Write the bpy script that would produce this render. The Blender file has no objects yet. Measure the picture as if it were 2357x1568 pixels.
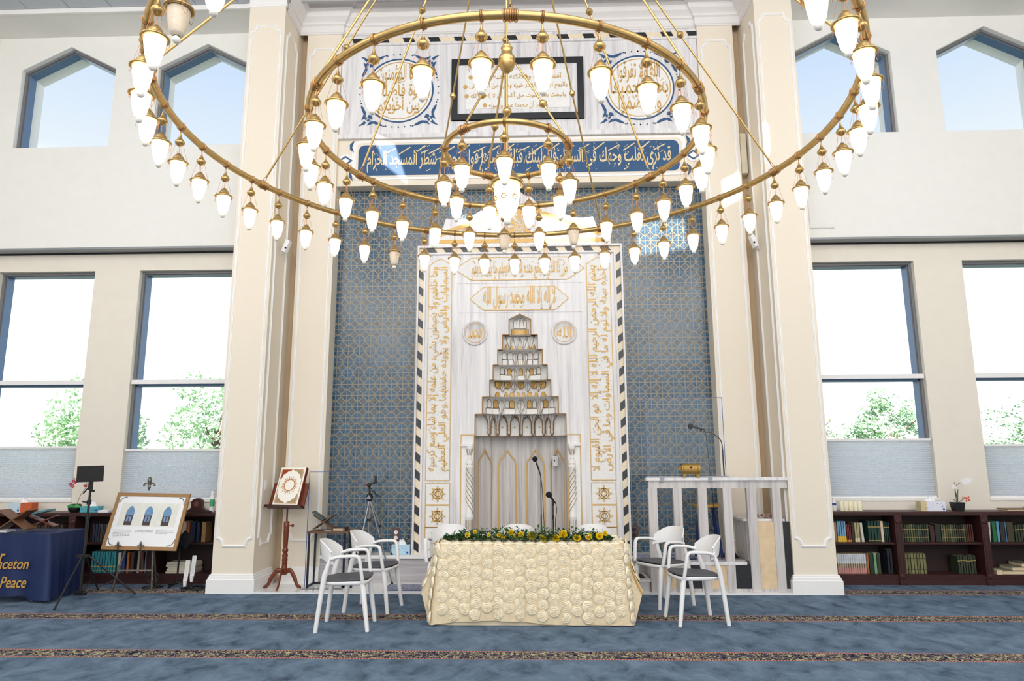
import bpy, math, random
from math import sin, cos, pi, radians, sqrt, atan2, hypot
from mathutils import Vector, Matrix
from mathutils.geometry import tessellate_polygon
random.seed(7)
SC = bpy.context.scene
COL = SC.collection

# ---------------------------------------------------------------- camera
def make_camera():
    p, y, r = radians(9.9), radians(-1.81), radians(-.22)
    fw = Vector((sin(y)*cos(p), cos(y)*cos(p), sin(p))); rt = Vector((cos(y), -sin(y), 0)); up = rt.cross(fw)
    rt, up = cos(r)*rt + sin(r)*up, -sin(r)*rt + cos(r)*up
    cd = bpy.data.cameras.new('camera'); cd.sensor_width = 36; cd.lens = 1571*36/2357; cd.clip_start = .05; cd.clip_end = 300
    o = bpy.data.objects.new('camera', cd); COL.objects.link(o)
    m = Matrix.Identity(4)
    for i in range(3): m[i][0], m[i][1], m[i][2] = rt[i], up[i], -fw[i]
    m.translation = (0.18, 0, 1.55); o.matrix_world = m
    SC.camera = o
make_camera()

# ---------------------------------------------------------------- sky, sun, added fill lights, exposure
SUN_DIR = Vector((.12, .74, -.66)).normalized()
def make_world():
    w = bpy.data.worlds.new('sky'); SC.world = w; w.use_nodes = True
    nt = w.node_tree; nt.nodes.clear(); N = nt.nodes.new
    tc = N('ShaderNodeTexCoord'); sx = N('ShaderNodeSeparateXYZ'); nt.links.new(tc.outputs['Generated'], sx.inputs[0])
    rp = N('ShaderNodeValToRGB'); e = rp.color_ramp.elements
    e[0].position = 0.0; e[0].color = (.97, .985, 1, 1); e[1].position = 1.0; e[1].color = (.16, .26, .52, 1)
    for pos, col in ((.29, (.92, .96, 1, 1)), (.37, (.47, .505, .535, 1)), (.50, (.35, .425, .535, 1)), (.62, (.28, .36, .52, 1))):
        k = e.new(pos); k.color = col
    nt.links.new(sx.outputs['Z'], rp.inputs[0])
    bg = N('ShaderNodeBackground'); bg.inputs['Strength'].default_value = 1.5; nt.links.new(rp.outputs[0], bg.inputs[0])
    out = N('ShaderNodeOutputWorld'); nt.links.new(bg.outputs[0], out.inputs[0])
make_world()
def make_lights():
    s = bpy.data.lights.new('sun', 'SUN'); s.energy = 11; s.angle = radians(.7); s.color = (1, .95, .88)
    o = bpy.data.objects.new('sun', s); COL.objects.link(o); o.rotation_euler = SUN_DIR.to_track_quat('-Z', 'Y').to_euler()
    for x, y, w, h, en, col in ((0, 2.2, 7, 5, 310, (1, .965, .92)), (-5.6, 3.5, 3, 7, 165, (1, .97, .94)), (5.6, 3.5, 3, 7, 165, (1, .97, .94)), (0, -6, 13, 6, 700, (1, .98, .96))):
        a = bpy.data.lights.new('ceiling_light', 'AREA'); a.shape = 'RECTANGLE'; a.size = w; a.size_y = h; a.energy = en; a.color = col  # unseen area fill added under the ceiling to brighten the room
        o = bpy.data.objects.new('ceiling_light', a); COL.objects.link(o); o.location = (x, y, 7.75); o.rotation_euler = (radians(46 if y > 0 else 55), 0, 0)
make_lights()
vs = SC.view_settings; vs.view_transform = 'Standard'; vs.look = 'None'; vs.gamma = 1; vs.exposure = 0.32; vs.use_curve_mapping = False
cy = SC.cycles; cy.max_bounces = 7; cy.diffuse_bounces = 4; cy.glossy_bounces = 3; cy.transmission_bounces = 4; cy.transparent_max_bounces = 16; cy.caustics_reflective = False; cy.caustics_refractive = False

# ---------------------------------------------------------------- helpers
def lin(c): return tuple((v/255/12.92 if v/255 <= .04045 else ((v/255+.055)/1.055)**2.4) for v in c)
class MB:
    def __init__(s): s.v = []; s.f = []; s.mi = []; s.sm = []
    def add(s, vs, fs, mi=0, sm=False):
        b = len(s.v); s.v += [tuple(p) for p in vs]
        for f in fs: s.f.append([b+i for i in f]); s.mi.append(mi); s.sm.append(sm)
        return s
    def box(s, x0, x1, y0, y1, z0, z1, mi=0):
        v = [(x, y, z) for x in (x0, x1) for y in (y0, y1) for z in (z0, z1)]
        return s.add(v, [(0,1,3,2), (4,6,7,5), (0,4,5,1), (2,3,7,6), (0,2,6,4), (1,5,7,3)], mi)
    def obox(s, c, sx, sy, sz, M=None, mi=0):
        v = []
        for x in (-sx/2, sx/2):
            for y in (-sy/2, sy/2):
                for z in (-sz/2, sz/2):
                    p = Vector((x, y, z)); p = (M @ p) if M else p; v.append(Vector(c)+p)
        return s.add(v, [(0,1,3,2), (4,6,7,5), (0,4,5,1), (2,3,7,6), (0,2,6,4), (1,5,7,3)], mi)
    def prism(s, poly, y0, y1, mi=0, back=True, mp=None, sm=False):
        """poly of (x,z) counter-clockwise seen from -Y; y0 front"""
        n = len(poly); mp = mp or (lambda a, d, b: (a, d, b))
        v = [mp(x, y0, z) for x, z in poly] + [mp(x, y1, z) for x, z in poly]
        fs = [tuple(range(n))] + ([tuple(range(2*n-1, n-1, -1))] if back else [])
        s.add(v, fs, mi)
        return s.add(v, [(i, i+n, (i+1) % n+n, (i+1) % n) for i in range(n)], mi, sm)
    def tube(s, path, r, n=8, closed=False, mi=0, caps=True, flat=1.0, sm=True, upv=None):
        P = [Vector(p) for p in path]; m = len(P); rr = r if isinstance(r, (list, tuple)) else [r]*m
        rings = []; pu = None
        for i in range(m):
            a = P[i-1] if (i or closed) else P[i]; b = P[(i+1) % m] if (i < m-1 or closed) else P[i]
            t = (b-a); t = t.normalized() if t.length > 1e-9 else Vector((0, 0, 1))
            if pu is None:
                u = Vector(upv) if upv else (Vector((0, 0, 1)) if abs(t.z) < .9 else Vector((1, 0, 0)))
            else: u = pu
            u = u-t*u.dot(t); u = u.normalized() if u.length > 1e-6 else t.orthogonal().normalized()
            pu = u; w = t.cross(u)
            rings.append([P[i]+rr[i]*(cos(2*pi*k/n+pi/n)*w*flat+sin(2*pi*k/n+pi/n)*u) for k in range(n)])
        v = [p for R in rings for p in R]; fs = []
        for i in range(m if closed else m-1):
            j = (i+1) % m
            for k in range(n): fs.append((i*n+k, i*n+(k+1) % n, j*n+(k+1) % n, j*n+k))
        s.add(v, fs, mi, sm)
        if caps and not closed: s.add(rings[0], [tuple(range(n-1, -1, -1))], mi); s.add(rings[-1], [tuple(range(n))], mi)
        return s
    def lathe(s, prof, n=16, c=(0, 0, 0), mi=0, sm=True, caps=True, axis=None):
        v = []; c = Vector(c)
        Q = Vector((0, 0, 1)).rotation_difference(Vector(axis)) if axis else None
        for r, z in prof:
            for k in range(n):
                p = Vector((r*cos(2*pi*k/n), r*sin(2*pi*k/n), z)); v.append(c+(Q @ p if Q else p))
        fs = [(i*n+k, i*n+(k+1) % n, (i+1)*n+(k+1) % n, (i+1)*n+k) for i in range(len(prof)-1) for k in range(n)]
        s.add(v, fs, mi, sm)
        if caps:
            if prof[0][0] > 1e-5: s.add(v[:n], [tuple(range(n-1, -1, -1))], mi)
            if prof[-1][0] > 1e-5: s.add(v[-n:], [tuple(range(n))], mi)
        return s
    def ball(s, c, r, n=10, m=6, mi=0, sz=1.0):
        return s.lathe([(max(r*sin(pi*i/m), 1e-6), -r*sz*cos(pi*i/m)) for i in range(m+1)], n, c, mi, caps=False)
    def grid(s, fn, nu, nv, mi=0, sm=True, flip=False):
        v = [fn(i/nu, j/nv) for j in range(nv+1) for i in range(nu+1)]; w = nu+1
        fs = [(j*w+i, j*w+i+1, (j+1)*w+i+1, (j+1)*w+i) for j in range(nv) for i in range(nu)]
        if flip: fs = [f[::-1] for f in fs]
        return s.add(v, fs, mi, sm)
    def mesh(s, name, mats, off=None):
        me = bpy.data.meshes.new(name)
        v = s.v if off is None else [(p[0]-off[0], p[1]-off[1], p[2]-off[2]) for p in s.v]
        me.from_pydata(v, [], s.f)
        mats = mats if isinstance(mats, (list, tuple)) else [mats]
        for m in mats: me.materials.append(m)
        me.polygons.foreach_set('material_index', s.mi); me.polygons.foreach_set('use_smooth', s.sm)
        me.update(); return me
def link(name, me, parent=None, loc=None):
    o = bpy.data.objects.new(name, me); COL.objects.link(o)
    if parent: o.parent = parent
    if loc is not None: o.location = loc
    return o
def tag(o, label, cat, group=None):
    o['label'] = label; o['category'] = cat
    if group: o['group'] = group
    return o
def struct(name, mb, mats, label=None):
    o = link(name, mb.mesh(name, mats)); o['kind'] = 'structure'
    if label: o['label'] = label
    return o
def thing(name, label, cat, loc=(0, 0, 0), group=None, rz=0):
    o = link(name, None, None, loc); o.rotation_euler = (0, 0, rz); o.empty_display_size = .1
    return tag(o, label, cat, group)
def wpos(o):
    p = Vector((0, 0, 0))
    while o: p = p+o.location; o = o.parent
    return p
def part(parent, name, mb, mats, world=True, label=None, kind=None, loc=None):
    """a child mesh; with world=True the mesh was written in world coordinates"""
    o = link(name, mb.mesh(name, mats, wpos(parent) if world else None), parent, loc)
    if label: o['label'] = label
    if kind: o['kind'] = kind
    return o
def solo(name, mb, mats, label, cat, loc=(0, 0, 0), group=None, world=True):
    """a thing that is one mesh"""
    o = link(name, mb.mesh(name, mats, loc if world else None), None, loc)
    return tag(o, label, cat, group)
def dup(o, parent=None):
    c = o.copy(); COL.objects.link(c)
    if parent: c.parent = parent
    for ch in list(o.children): dup(ch, c)
    return c
def rect(x0, x1, z0, z1): return [(x0, z0), (x1, z0), (x1, z1), (x0, z1)]
def catmull(pts, n=6, closed=False):
    P = [Vector(p) for p in pts]; m = len(P); out = []
    for i in range(m if closed else m-1):
        g = (lambda k: P[k % m]) if closed else (lambda k: P[min(max(k, 0), m-1)])
        a, b, c, d = g(i-1), g(i), g(i+1), g(i+2)
        for k in range(n):
            t = k/n
            out.append(.5*((2*b)+(c-a)*t+(2*a-5*b+4*c-d)*t*t+(3*b-a-3*c+d)*t**3))
    if not closed: out.append(P[-1])
    return out

# ---------------------------------------------------------------- materials
def new_mat(name):
    m = bpy.data.materials.new(name); m.use_nodes = True; nt = m.node_tree
    return m, nt, nt.nodes['Principled BSDF']
def coords(nt, scale=(1, 1, 1), kind='Object', rot=(0, 0, 0)):
    tc = nt.nodes.new('ShaderNodeTexCoord'); mp = nt.nodes.new('ShaderNodeMapping')
    mp.inputs['Scale'].default_value = scale; mp.inputs['Rotation'].default_value = rot
    nt.links.new(tc.outputs[kind], mp.inputs[0]); return mp.outputs[0]
def noise(nt, vec, scale=5, detail=3, rough=.5, dist=0):
    n = nt.nodes.new('ShaderNodeTexNoise'); n.inputs['Scale'].default_value = scale; n.inputs['Detail'].default_value = detail
    n.inputs['Roughness'].default_value = rough; n.inputs['Distortion'].default_value = dist
    if vec: nt.links.new(vec, n.inputs['Vector'])
    return n.outputs['Fac']
def ramp(nt, fac, stops, interp='LINEAR'):
    r = nt.nodes.new('ShaderNodeValToRGB'); e = r.color_ramp.elements; r.color_ramp.interpolation = interp
    e[0].position, e[0].color = stops[0][0], (*stops[0][1], 1); e[1].position, e[1].color = stops[-1][0], (*stops[-1][1], 1)
    for p, c in stops[1:-1]: k = e.new(p); k.color = (*c, 1)
    nt.links.new(fac, r.inputs[0]); return r.outputs[0]
def math_n(nt, op, a, b=None):
    n = nt.nodes.new('ShaderNodeMath'); n.operation = op
    for i, v in enumerate((a, b)):
        if v is None: continue
        if isinstance(v, (int, float)): n.inputs[i].default_value = v
        else: nt.links.new(v, n.inputs[i])
    return n.outputs[0]
def mixc(nt, fac, a, b):
    n = nt.nodes.new('ShaderNodeMix'); n.data_type = 'RGBA'
    for i, v in ((0, fac), (6, a), (7, b)):
        if isinstance(v, (int, float)): n.inputs[i].default_value = v
        elif isinstance(v, tuple): n.inputs[i].default_value = (*v, 1)
        else: nt.links.new(v, n.inputs[i])
    return n.outputs[2]
def bump(nt, b, fac, strength=.2, dist=.01):
    n = nt.nodes.new('ShaderNodeBump'); n.inputs['Strength'].default_value = strength; n.inputs['Distance'].default_value = dist
    nt.links.new(fac, n.inputs['Height']); nt.links.new(n.outputs[0], b.inputs['Normal'])
MATS = {}
def mat(name, col, rough=.5, metal=0.0, var=.06, scale=6, bmp=0, bscale=80, stretch=(1, 1, 1), spec=None):
    """plain procedural material: a base colour with slight noise variation; col in sRGB 0-255"""
    if name in MATS: return MATS[name]
    m, nt, b = new_mat(name); c = lin(col)
    v = coords(nt, stretch); f = noise(nt, v, scale, 4)
    nt.links.new(ramp(nt, f, [(.3, tuple(max(0, x*(1-var)) for x in c)), (.7, tuple(min(1, x*(1+var)) for x in c))]), b.inputs['Base Color'])
    b.inputs['Roughness'].default_value = rough; b.inputs['Metallic'].default_value = metal
    if spec is not None: b.inputs['Specular IOR Level'].default_value = spec
    if bmp: bump(nt, b, noise(nt, v, bscale, 3), bmp)
    MATS[name] = m; return m
def mat_emit(name, col, strength, base=(255, 250, 240)):
    m, nt, b = new_mat(name); b.inputs['Base Color'].default_value = (*lin(base), 1)
    v = coords(nt); f = noise(nt, v, 30, 2)
    nt.links.new(ramp(nt, f, [(.3, tuple(.92*x for x in lin(col))), (.7, lin(col))]), b.inputs['Emission Color'])
    b.inputs['Emission Strength'].default_value = strength; MATS[name] = m; return m
def mat_glass(name, col=(245, 250, 255), alpha=.08, rough=.02):
    """thin clear sheet: mostly transparent with a glossy coat"""
    m, nt, b = new_mat(name); out = nt.nodes['Material Output']
    tr = nt.nodes.new('ShaderNodeBsdfTransparent'); tr.inputs[0].default_value = (*lin(col), 1)
    gl = nt.nodes.new('ShaderNodeBsdfGlossy'); gl.inputs['Roughness'].default_value = rough
    lw = nt.nodes.new('ShaderNodeLayerWeight'); lw.inputs[0].default_value = .12
    f = math_n(nt, 'ADD', math_n(nt, 'MULTIPLY', lw.outputs['Facing'], .10), alpha*.3)
    mx = nt.nodes.new('ShaderNodeMixShader'); nt.links.new(f, mx.inputs[0]); nt.links.new(tr.outputs[0], mx.inputs[1]); nt.links.new(gl.outputs[0], mx.inputs[2])
    nt.links.new(mx.outputs[0], out.inputs[0]); MATS[name] = m; return m
def mat_marble(name, c0, c1, c2, stretch=(9, 9, .35), rough=.25, scale=1.6):
    m, nt, b = new_mat(name); v = coords(nt, stretch)
    f = noise(nt, v, scale, 6, .62, .4); g = noise(nt, v, scale*6, 3, .6)
    h = math_n(nt, 'ADD', math_n(nt, 'MULTIPLY', f, .75), math_n(nt, 'MULTIPLY', g, .25))
    nt.links.new(ramp(nt, h, [(.32, lin(c2)), (.46, lin(c1)), (.58, lin(c0))]), b.inputs['Base Color'])
    b.inputs['Roughness'].default_value = rough; MATS[name] = m; return m

M_WALL = mat('cream_wall', (238, 231, 218), .9, var=.015, bmp=.05, bscale=220)
M_WHITEWALL = mat('white_wall', (240, 239, 235), .9, var=.012, bmp=.04, bscale=220)
M_TAN = mat('tan_wallpaper', (239, 228, 210), .85, var=.02, scale=30, stretch=(1, 1, 8), bmp=.05, bscale=200)
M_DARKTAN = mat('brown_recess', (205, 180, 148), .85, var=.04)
M_TRIM = mat('white_trim', (246, 244, 242), .45, var=.01)
M_CORNICE = mat('cornice_plaster', (238, 234, 232), .6, var=.012)
M_GREYTRIM = mat('grey_metal_trim', (150, 155, 160), .5, .3, var=.03)
M_BLACK = mat('black_plastic', (24, 24, 27), .45, var=.15)
M_FRAME = mat('window_metal', (88, 116, 148), .4, .2, var=.03)  # metal with the blue of the sky light put into its colour
M_FRAMEG = mat('window_metal_face', (122, 122, 126), .5, .1, var=.03)
M_GLASS = mat_glass('window_glass', (252, 254, 255), .02)
M_ACRYLIC = mat_glass('clear_acrylic', (252, 253, 254), .05)
M_ACRYLIC_EDGE = mat('acrylic_edge', (70, 84, 150), .2, var=.05)
M_MARBLE = mat_marble('white_marble', (238, 236, 236), (226, 223, 224), (192, 189, 193))
M_MARBLE_G = mat_marble('grey_veined_marble', (216, 211, 208), (196, 190, 188), (160, 155, 155), (10, 10, .3))
M_MARBLE_P = mat_marble('polished_white_marble', (250, 249, 248), (244, 243, 243), (225, 224, 226), (.6, 7, 9), .2)
M_CARVED = mat('carved_white_marble', (246, 244, 241), .7, var=.03, scale=40, bmp=.5, bscale=140)
M_GOLD = mat('gold_paint', (212, 172, 102), .45, .25, var=.08, scale=40)
M_BROWN_LINE = mat('bronze_line', (150, 112, 62), .5, .3, var=.1)
M_BLACKSTONE = mat('black_granite', (44, 45, 48), .3, var=.35, scale=160)
M_TRAVERTINE = mat('travertine', (226, 200, 162), .5, var=.08, scale=16)
M_CREAMSTONE = mat('cream_stone', (240, 224, 196), .5, var=.05, scale=20)
M_BLUE = mat('banner_blue', (38, 82, 126), .55, var=.06)
M_BRASS = mat('brushed_brass', (206, 172, 112), .32, .85, var=.08, scale=30)
M_COPPER = mat('coppery_brass', (190, 146, 98), .35, .9, var=.08, scale=30)
M_WHITEPLASTIC = mat('white_plastic', (244, 243, 243), .4, var=.01)
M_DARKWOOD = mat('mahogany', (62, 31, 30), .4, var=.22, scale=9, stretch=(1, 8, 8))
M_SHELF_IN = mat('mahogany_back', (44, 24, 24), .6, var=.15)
M_REDWOOD = mat('cherry_wood', (112, 52, 30), .3, var=.2, scale=9, stretch=(8, 8, 1))
M_WALNUT = mat('walnut', (120, 84, 56), .5, var=.22, scale=12, stretch=(2, 9, 9))
M_OAK = mat('oak_frame', (160, 122, 78), .5, var=.14, scale=14, stretch=(2, 9, 9))
M_BLUEPAINT = mat('navy_paint', (30, 52, 108), .45, var=.08)
M_STEEL = mat('grey_steel', (150, 152, 158), .35, .7, var=.05)
M_PAPER = mat('white_paper', (246, 246, 248), .8, var=.01)
M_ANTIQUE = mat('antique_brass', (158, 126, 66), .4, .7, var=.1)
M_LEAF = mat('leaf_green', (64, 104, 44), .5, var=.35, scale=14)

def floor_material():
    m, nt, b = new_mat('blue_carpet_with_bands')
    tc = nt.nodes.new('ShaderNodeTexCoord'); sx = nt.nodes.new('ShaderNodeSeparateXYZ'); nt.links.new(tc.outputs['Object'], sx.inputs[0])
    y = sx.outputs['Y']
    # pile: brushed streaks
    f1 = noise(nt, coords(nt, (1.25, .9, 1), rot=(0, 0, .6)), 3.6, 9, .68, .5)
    f2 = noise(nt, coords(nt), 190, 2, .6)
    f = math_n(nt, 'ADD', math_n(nt, 'MULTIPLY', f1, .85), math_n(nt, 'MULTIPLY', f2, .15))
    blue = ramp(nt, f, [(.33, lin((62, 76, 93))), (.46, lin((94, 113, 133))), (.62, lin((118, 138, 160)))])
    # bands every 1.3345 m
    d = math_n(nt, 'PINGPONG', math_n(nt, 'SUBTRACT', y, 5.835), 1.3345/2)   # 0 at a band's centre
    inb = math_n(nt, 'LESS_THAN', d, .118); edge = math_n(nt, 'MULTIPLY', math_n(nt, 'GREATER_THAN', d, .098), inb)
    v = coords(nt, (1, 1, 1))
    n3 = noise(nt, coords(nt, (1, .85, 1)), 19, 1, .5, 1.2); n4 = noise(nt, coords(nt, (1, .9, 1)), 13, 1, .5, 1.8)
    navy, gold, grey = lin((22, 26, 54)), lin((192, 178, 142)), lin((104, 102, 116))
    pat = ramp(nt, n3, [(.0, navy), (.40, navy), (.42, grey), (.46, grey), (.48, navy), (.535, navy), (.55, gold), (.61, gold), (.625, navy), (1, navy)])
    pat = mixc(nt, math_n(nt, 'LESS_THAN', math_n(nt, 'ABSOLUTE', math_n(nt, 'SUBTRACT', n4, .5)), .012), pat, gold)
    wv = nt.nodes.new('ShaderNodeTexWave'); wv.inputs['Scale'].default_value = 13; nt.links.new(coords(nt, (1, 0, 0)), wv.inputs['Vector'])
    red = mixc(nt, math_n(nt, 'GREATER_THAN', wv.outputs['Fac'], .55), lin((168, 62, 66)), lin((196, 160, 132)))
    band = mixc(nt, edge, pat, red)
    nt.links.new(mixc(nt, inb, blue, band), b.inputs['Base Color'])
    b.inputs['Roughness'].default_value = .95; b.inputs['Specular IOR Level'].default_value = .1
    bump(nt, b, noise(nt, coords(nt), 260, 2), .35, .01)
    return m
M_CARPET = floor_material()
# ================================================================ the setting
XW = 7.86; YB = -12.0; ZC = 7.93
struct('floor', MB().box(-XW, XW, YB, 9.6, -.2, 0), M_CARPET, 'blue carpet with patterned navy and gold bands')
plat = struct('floor_platform', MB().box(-3.16, 3.16, 8.35, 9.25, -.05, .018), M_MARBLE_P, 'white marble strip of floor between the two pillars')

def opening_wall(x0, x1, z0, z1, y0, y1, holes):
    """slab with rectangular or gabled openings; holes: (xa,xb,za,zb,apex or None), left to right"""
    mb = MB(); x = x0
    for xa, xb, za, zb, ap in holes:
        mb.box(x, xa, y0, y1, z0, z1); mb.box(xa, xb, y0, y1, z0, za)
        if ap is None: mb.box(xa, xb, y0, y1, zb, z1)
        else:
            xm = (xa+xb)/2
            mb.prism([(xa, zb), (xm, ap), (xm, z1), (xa, z1)], y0, y1); mb.prism([(xm, ap), (xb, zb), (xb, z1), (xm, z1)], y0, y1)
        x = xb
    mb.box(x, x1, y0, y1, z0, z1); return mb
UPW = (6.012, 7.44, 6.085, 7.33, 7.70); UPI = (3.93, 5.36, 6.085, 7.33, 7.70)
LOW = (6.14, 7.555, 1.03, 4.258, None); LOI = (4.06, 5.48, 1.03, 4.258, None)
mir = lambda h: (-h[1], -h[0])+h[2:]
for sd, s in (('left', -1), ('right', 1)):
    hl = [mir(LOW), mir(LOI)] if s < 0 else [LOI, LOW]; hu = [mir(UPW), mir(UPI)] if s < 0 else [UPI, UPW]
    a, c = sorted((s*3.5, s*(XW+.1)))
    struct('wall_front_lower_'+sd, opening_wall(a, c, 0, 4.6, 9.35, 9.62, hl), M_WALL)
    struct('wall_front_upper_'+sd, opening_wall(a, c, 4.55, 8.6, 9.15, 9.62, hu), M_WHITEWALL)
    struct('wall_'+sd, MB().box(*sorted((s*(XW-.02), s*(XW+.25))), YB, 9.6, 0, 8.6), M_WALL)
    mb = MB().box(*sorted((s*3.6, s*(XW-.02))), 9.155, 9.348, 4.525, 4.549); mb.box(*sorted((s*3.6, s*(XW-.02))), 9.325, 9.349, 4.505, 4.526, 1)
    struct('trim_soffit_'+sd, mb, [M_GREYTRIM, M_BLACK])
    mb = MB().box(*sorted((s*3.3, s*(XW-.02))), 8.60, 9.16, 7.86, 8.0); mb.box(*sorted((s*3.3, s*(XW-.02))), 8.57, 8.60, 7.85, 7.94, 1)
    struct('ceiling_bulkhead_'+sd, mb, [M_WHITEWALL, M_TRIM])
# windows: frame, pane(s), mullion, sill
def pentagon(x0, x1, z0, z1, ap, t=0.0):
    xm = (x0+x1)/2; k = t*sqrt((ap-z1)**2+(xm-x0)**2)/(xm-x0)
    g = (ap-z1)/(xm-x0)
    return [(x0+t, z0+t), (x1-t, z0+t), (x1-t, z1-k+g*t), (xm, ap-k), (x0+t, z1-k+g*t)]
def ring_prism(mb, outer, inner, y0, y1, mi_face=0, mi_in=0):
    n = len(outer)
    v = [(x, y0, z) for x, z in outer]+[(x, y0, z) for x, z in inner]+[(x, y1, z) for x, z in inner]+[(x, y1, z) for x, z in outer]
    mb.add(v, [(i, (i+1) % n, n+(i+1) % n, n+i) for i in range(n)], mi_face)
    mb.add(v, [(n+i, n+(i+1) % n, 2*n+(i+1) % n, 2*n+i) for i in range(n)], mi_in)
    mb.add(v, [(2*n+i, 2*n+(i+1) % n, 3*n+(i+1) % n, 3*n+i) for i in range(n)], mi_face)
wn = 0
def window(hole, y0, kind):
    global wn; wn += 1
    xa, xb, za, zb, ap = hole; x0, x1 = min(xa, xb), max(xa, xb)
    root = link('window_%d' % wn, None, None, ((x0+x1)/2, y0, za)); root['kind'] = 'structure'
    out = pentagon(x0, x1, za, zb, ap) if ap else rect(x0, x1, za, zb)
    def inset(t): return pentagon(x0, x1, za, zb, ap, t) if ap else rect(x0+t, x1-t, za+t, zb-t)
    mb = MB(); ring_prism(mb, out, inset(.035), y0+.07, y0+.10, 1, 1); ring_prism(mb, out, inset(.05), y0+.10, y0+.24, 1, 0)
    part(root, 'window_frame', mb, [M_FRAME, M_FRAMEG])
    if ap:
        part(root, 'pane', MB().prism(inset(.04), y0+.20, y0+.206), M_GLASS)
    else:
        zm = 2.625
        part(root, 'pane', MB().box(x0+.04, x1-.04, y0+.20, y0+.206, zm, zb-.04), M_GLASS)
        part(root, 'pane', MB().box(x0+.04, x1-.04, y0+.20, y0+.206, za+.04, zm), M_GLASS)
        part(root, 'mullion', MB().box(x0+.03, x1-.03, y0+.10, y0+.24, zm-.035, zm+.02), M_FRAME)
        part(root, 'blind_rail', MB().box(x0+.012, x1-.012, y0+.02, y0+.075, zm-.01, zm+.05), M_WHITEPLASTIC)
        part(root, 'window_sill', MB().box(x0-.01, x1+.01, y0-.015, y0+.1, za-.03, za+.004), M_TRIM)
    return root
BL_H = {('L', 0): 1.757, ('L', 1): 1.715, ('R', 0): 1.81, ('R', 1): 1.73}
def blind(hole, y0, top, label):
    xa, xb, za = hole[:3]; x0, x1 = min(xa, xb)+.014, max(xa, xb)-.014
    n = 24; zt = top-.03
    root = thing('pleated_blind', label, 'blind', ((x0+x1)/2, y0, za), 'pleated blinds at the bottom of the tall windows')
    mb = MB(); pr = []
    for i in range(n+1):
        z = za+.02+(zt-za-.02)*i/n; pr.append((0.0, z)); 
        if i < n: pr.append((.022, z+(zt-za-.02)/n*.5))
    yb = y0+.045
    v = []; 
    for d, z in pr: v += [(x0, yb-d, z), (x1, yb-d, z)]
    mb.add(v, [(2*i, 2*i+1, 2*i+3, 2*i+2) for i in range(len(pr)-1)])
    v2 = [(x, y+.004, z) for x, y, z in v]; mb.add(v2, [(2*i, 2*i+2, 2*i+3, 2*i+1) for i in range(len(pr)-1)])
    part(root, 'pleated_fabric', mb, M_BLIND)
    part(root, 'top_rail', MB().box(x0, x1, y0+.015, y0+.06, zt, top), M_WHITEPLASTIC)
    part(root, 'bottom_rail', MB().box(x0, x1, y0+.015, y0+.06, za+.004, za+.024), M_WHITEPLASTIC)
def blind_material():
    m, nt, b = new_mat('blind_fabric'); out = nt.nodes['Material Output']
    c = ramp(nt, noise(nt, coords(nt, (1, 1, 12)), 30), [(.3, lin((244, 246, 248))), (.7, lin((251, 252, 253)))])
    nt.links.new(c, b.inputs['Base Color']); b.inputs['Roughness'].default_value = .8
    t = nt.nodes.new('ShaderNodeBsdfTranslucent'); nt.links.new(c, t.inputs[0])
    mx = nt.nodes.new('ShaderNodeMixShader'); mx.inputs[0].default_value = .72
    nt.links.new(b.outputs[0], mx.inputs[1]); nt.links.new(t.outputs[0], mx.inputs[2]); nt.links.new(mx.outputs[0], out.inputs[0]); return m
M_BLIND = blind_material()
for h in (mir(UPW), mir(UPI), UPI, UPW): window(h, 9.15, 'up')
for h in (mir(LOW), mir(LOI), LOI, LOW): window(h, 9.35, 'low')
blind(mir(LOW), 9.35, 1.757, 'white pleated blind behind the black light panel at far left')
blind(mir(LOI), 9.35, 1.715, 'white pleated blind behind the framed poster on the easel')
blind(LOI, 9.35, 1.81, 'white pleated blind above the row of candles on the bookcase')
blind(LOW, 9.35, 1.73, 'white pleated blind at far right beyond the white orchid')

# ceiling with unseen holes added to shape the sun patches on the wall
def ceiling():
    sun = []
    def back(pts):
        return [Vector(p)-SUN_DIR*((ZC-p[2])/-SUN_DIR.z) for p in pts]
    P = [[(-2.05, 8.97, 6.08), (-1.75, 8.97, 5.95), (-1.57, 8.97, 5.40), (-1.90, 8.97, 5.66)],
         [(1.63, 9.2, 4.80), (2.31, 9.2, 4.86), (2.33, 9.2, 4.43), (1.62, 9.2, 4.34)],
         [(-.98, 9.1, 5.08), (-.33, 9.1, 5.0), (-.26, 9.1, 4.70), (-.86, 9.1, 4.86)],
         [(.27, 9.1, 4.95), (1.05, 9.1, 4.92), (1.02, 9.1, 4.52), (.27, 9.1, 4.54)],
         [(3.19, 8.38, 5.85), (3.26, 8.38, 5.84), (3.26, 8.38, 5.50), (3.19, 8.38, 5.30)],
         [(2.80, 8.96, 5.30), (3.03, 8.96, 5.42), (3.03, 8.96, 5.06), (2.80, 8.96, 4.94)]]
    holes = []
    for q in P: holes.append([(v.x, v.y) for v in back(q)])
    outer = [(-XW, YB), (XW, YB), (XW, 8.6), (-XW, 8.6)]
    polys = [[Vector((x, y, 0)) for x, y in outer]]+[[Vector((x, y, 0)) for x, y in h] for h in holes]
    tris = tessellate_polygon(polys); flat = [p for q in polys for p in q]
    mb = MB().add([(p.x, p.y, ZC) for p in flat], [tuple(t) for t in tris])
    o = struct('ceiling', mb, M_CEIL, 'pale grey ceiling with roof lights')
    for i in range(7):      # the lay-in tiles next to the bulkhead, left side
        x = -7.6+i*.61
        part(o, 'ceiling_tile', MB().box(x+.006, x+.604, 7.95, 8.56, ZC-.012, ZC-.002), M_CEIL)
    return o
M_CEIL = mat('ceiling_tile', (196, 202, 210), .9, var=.03, scale=60)
ceiling()
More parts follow.
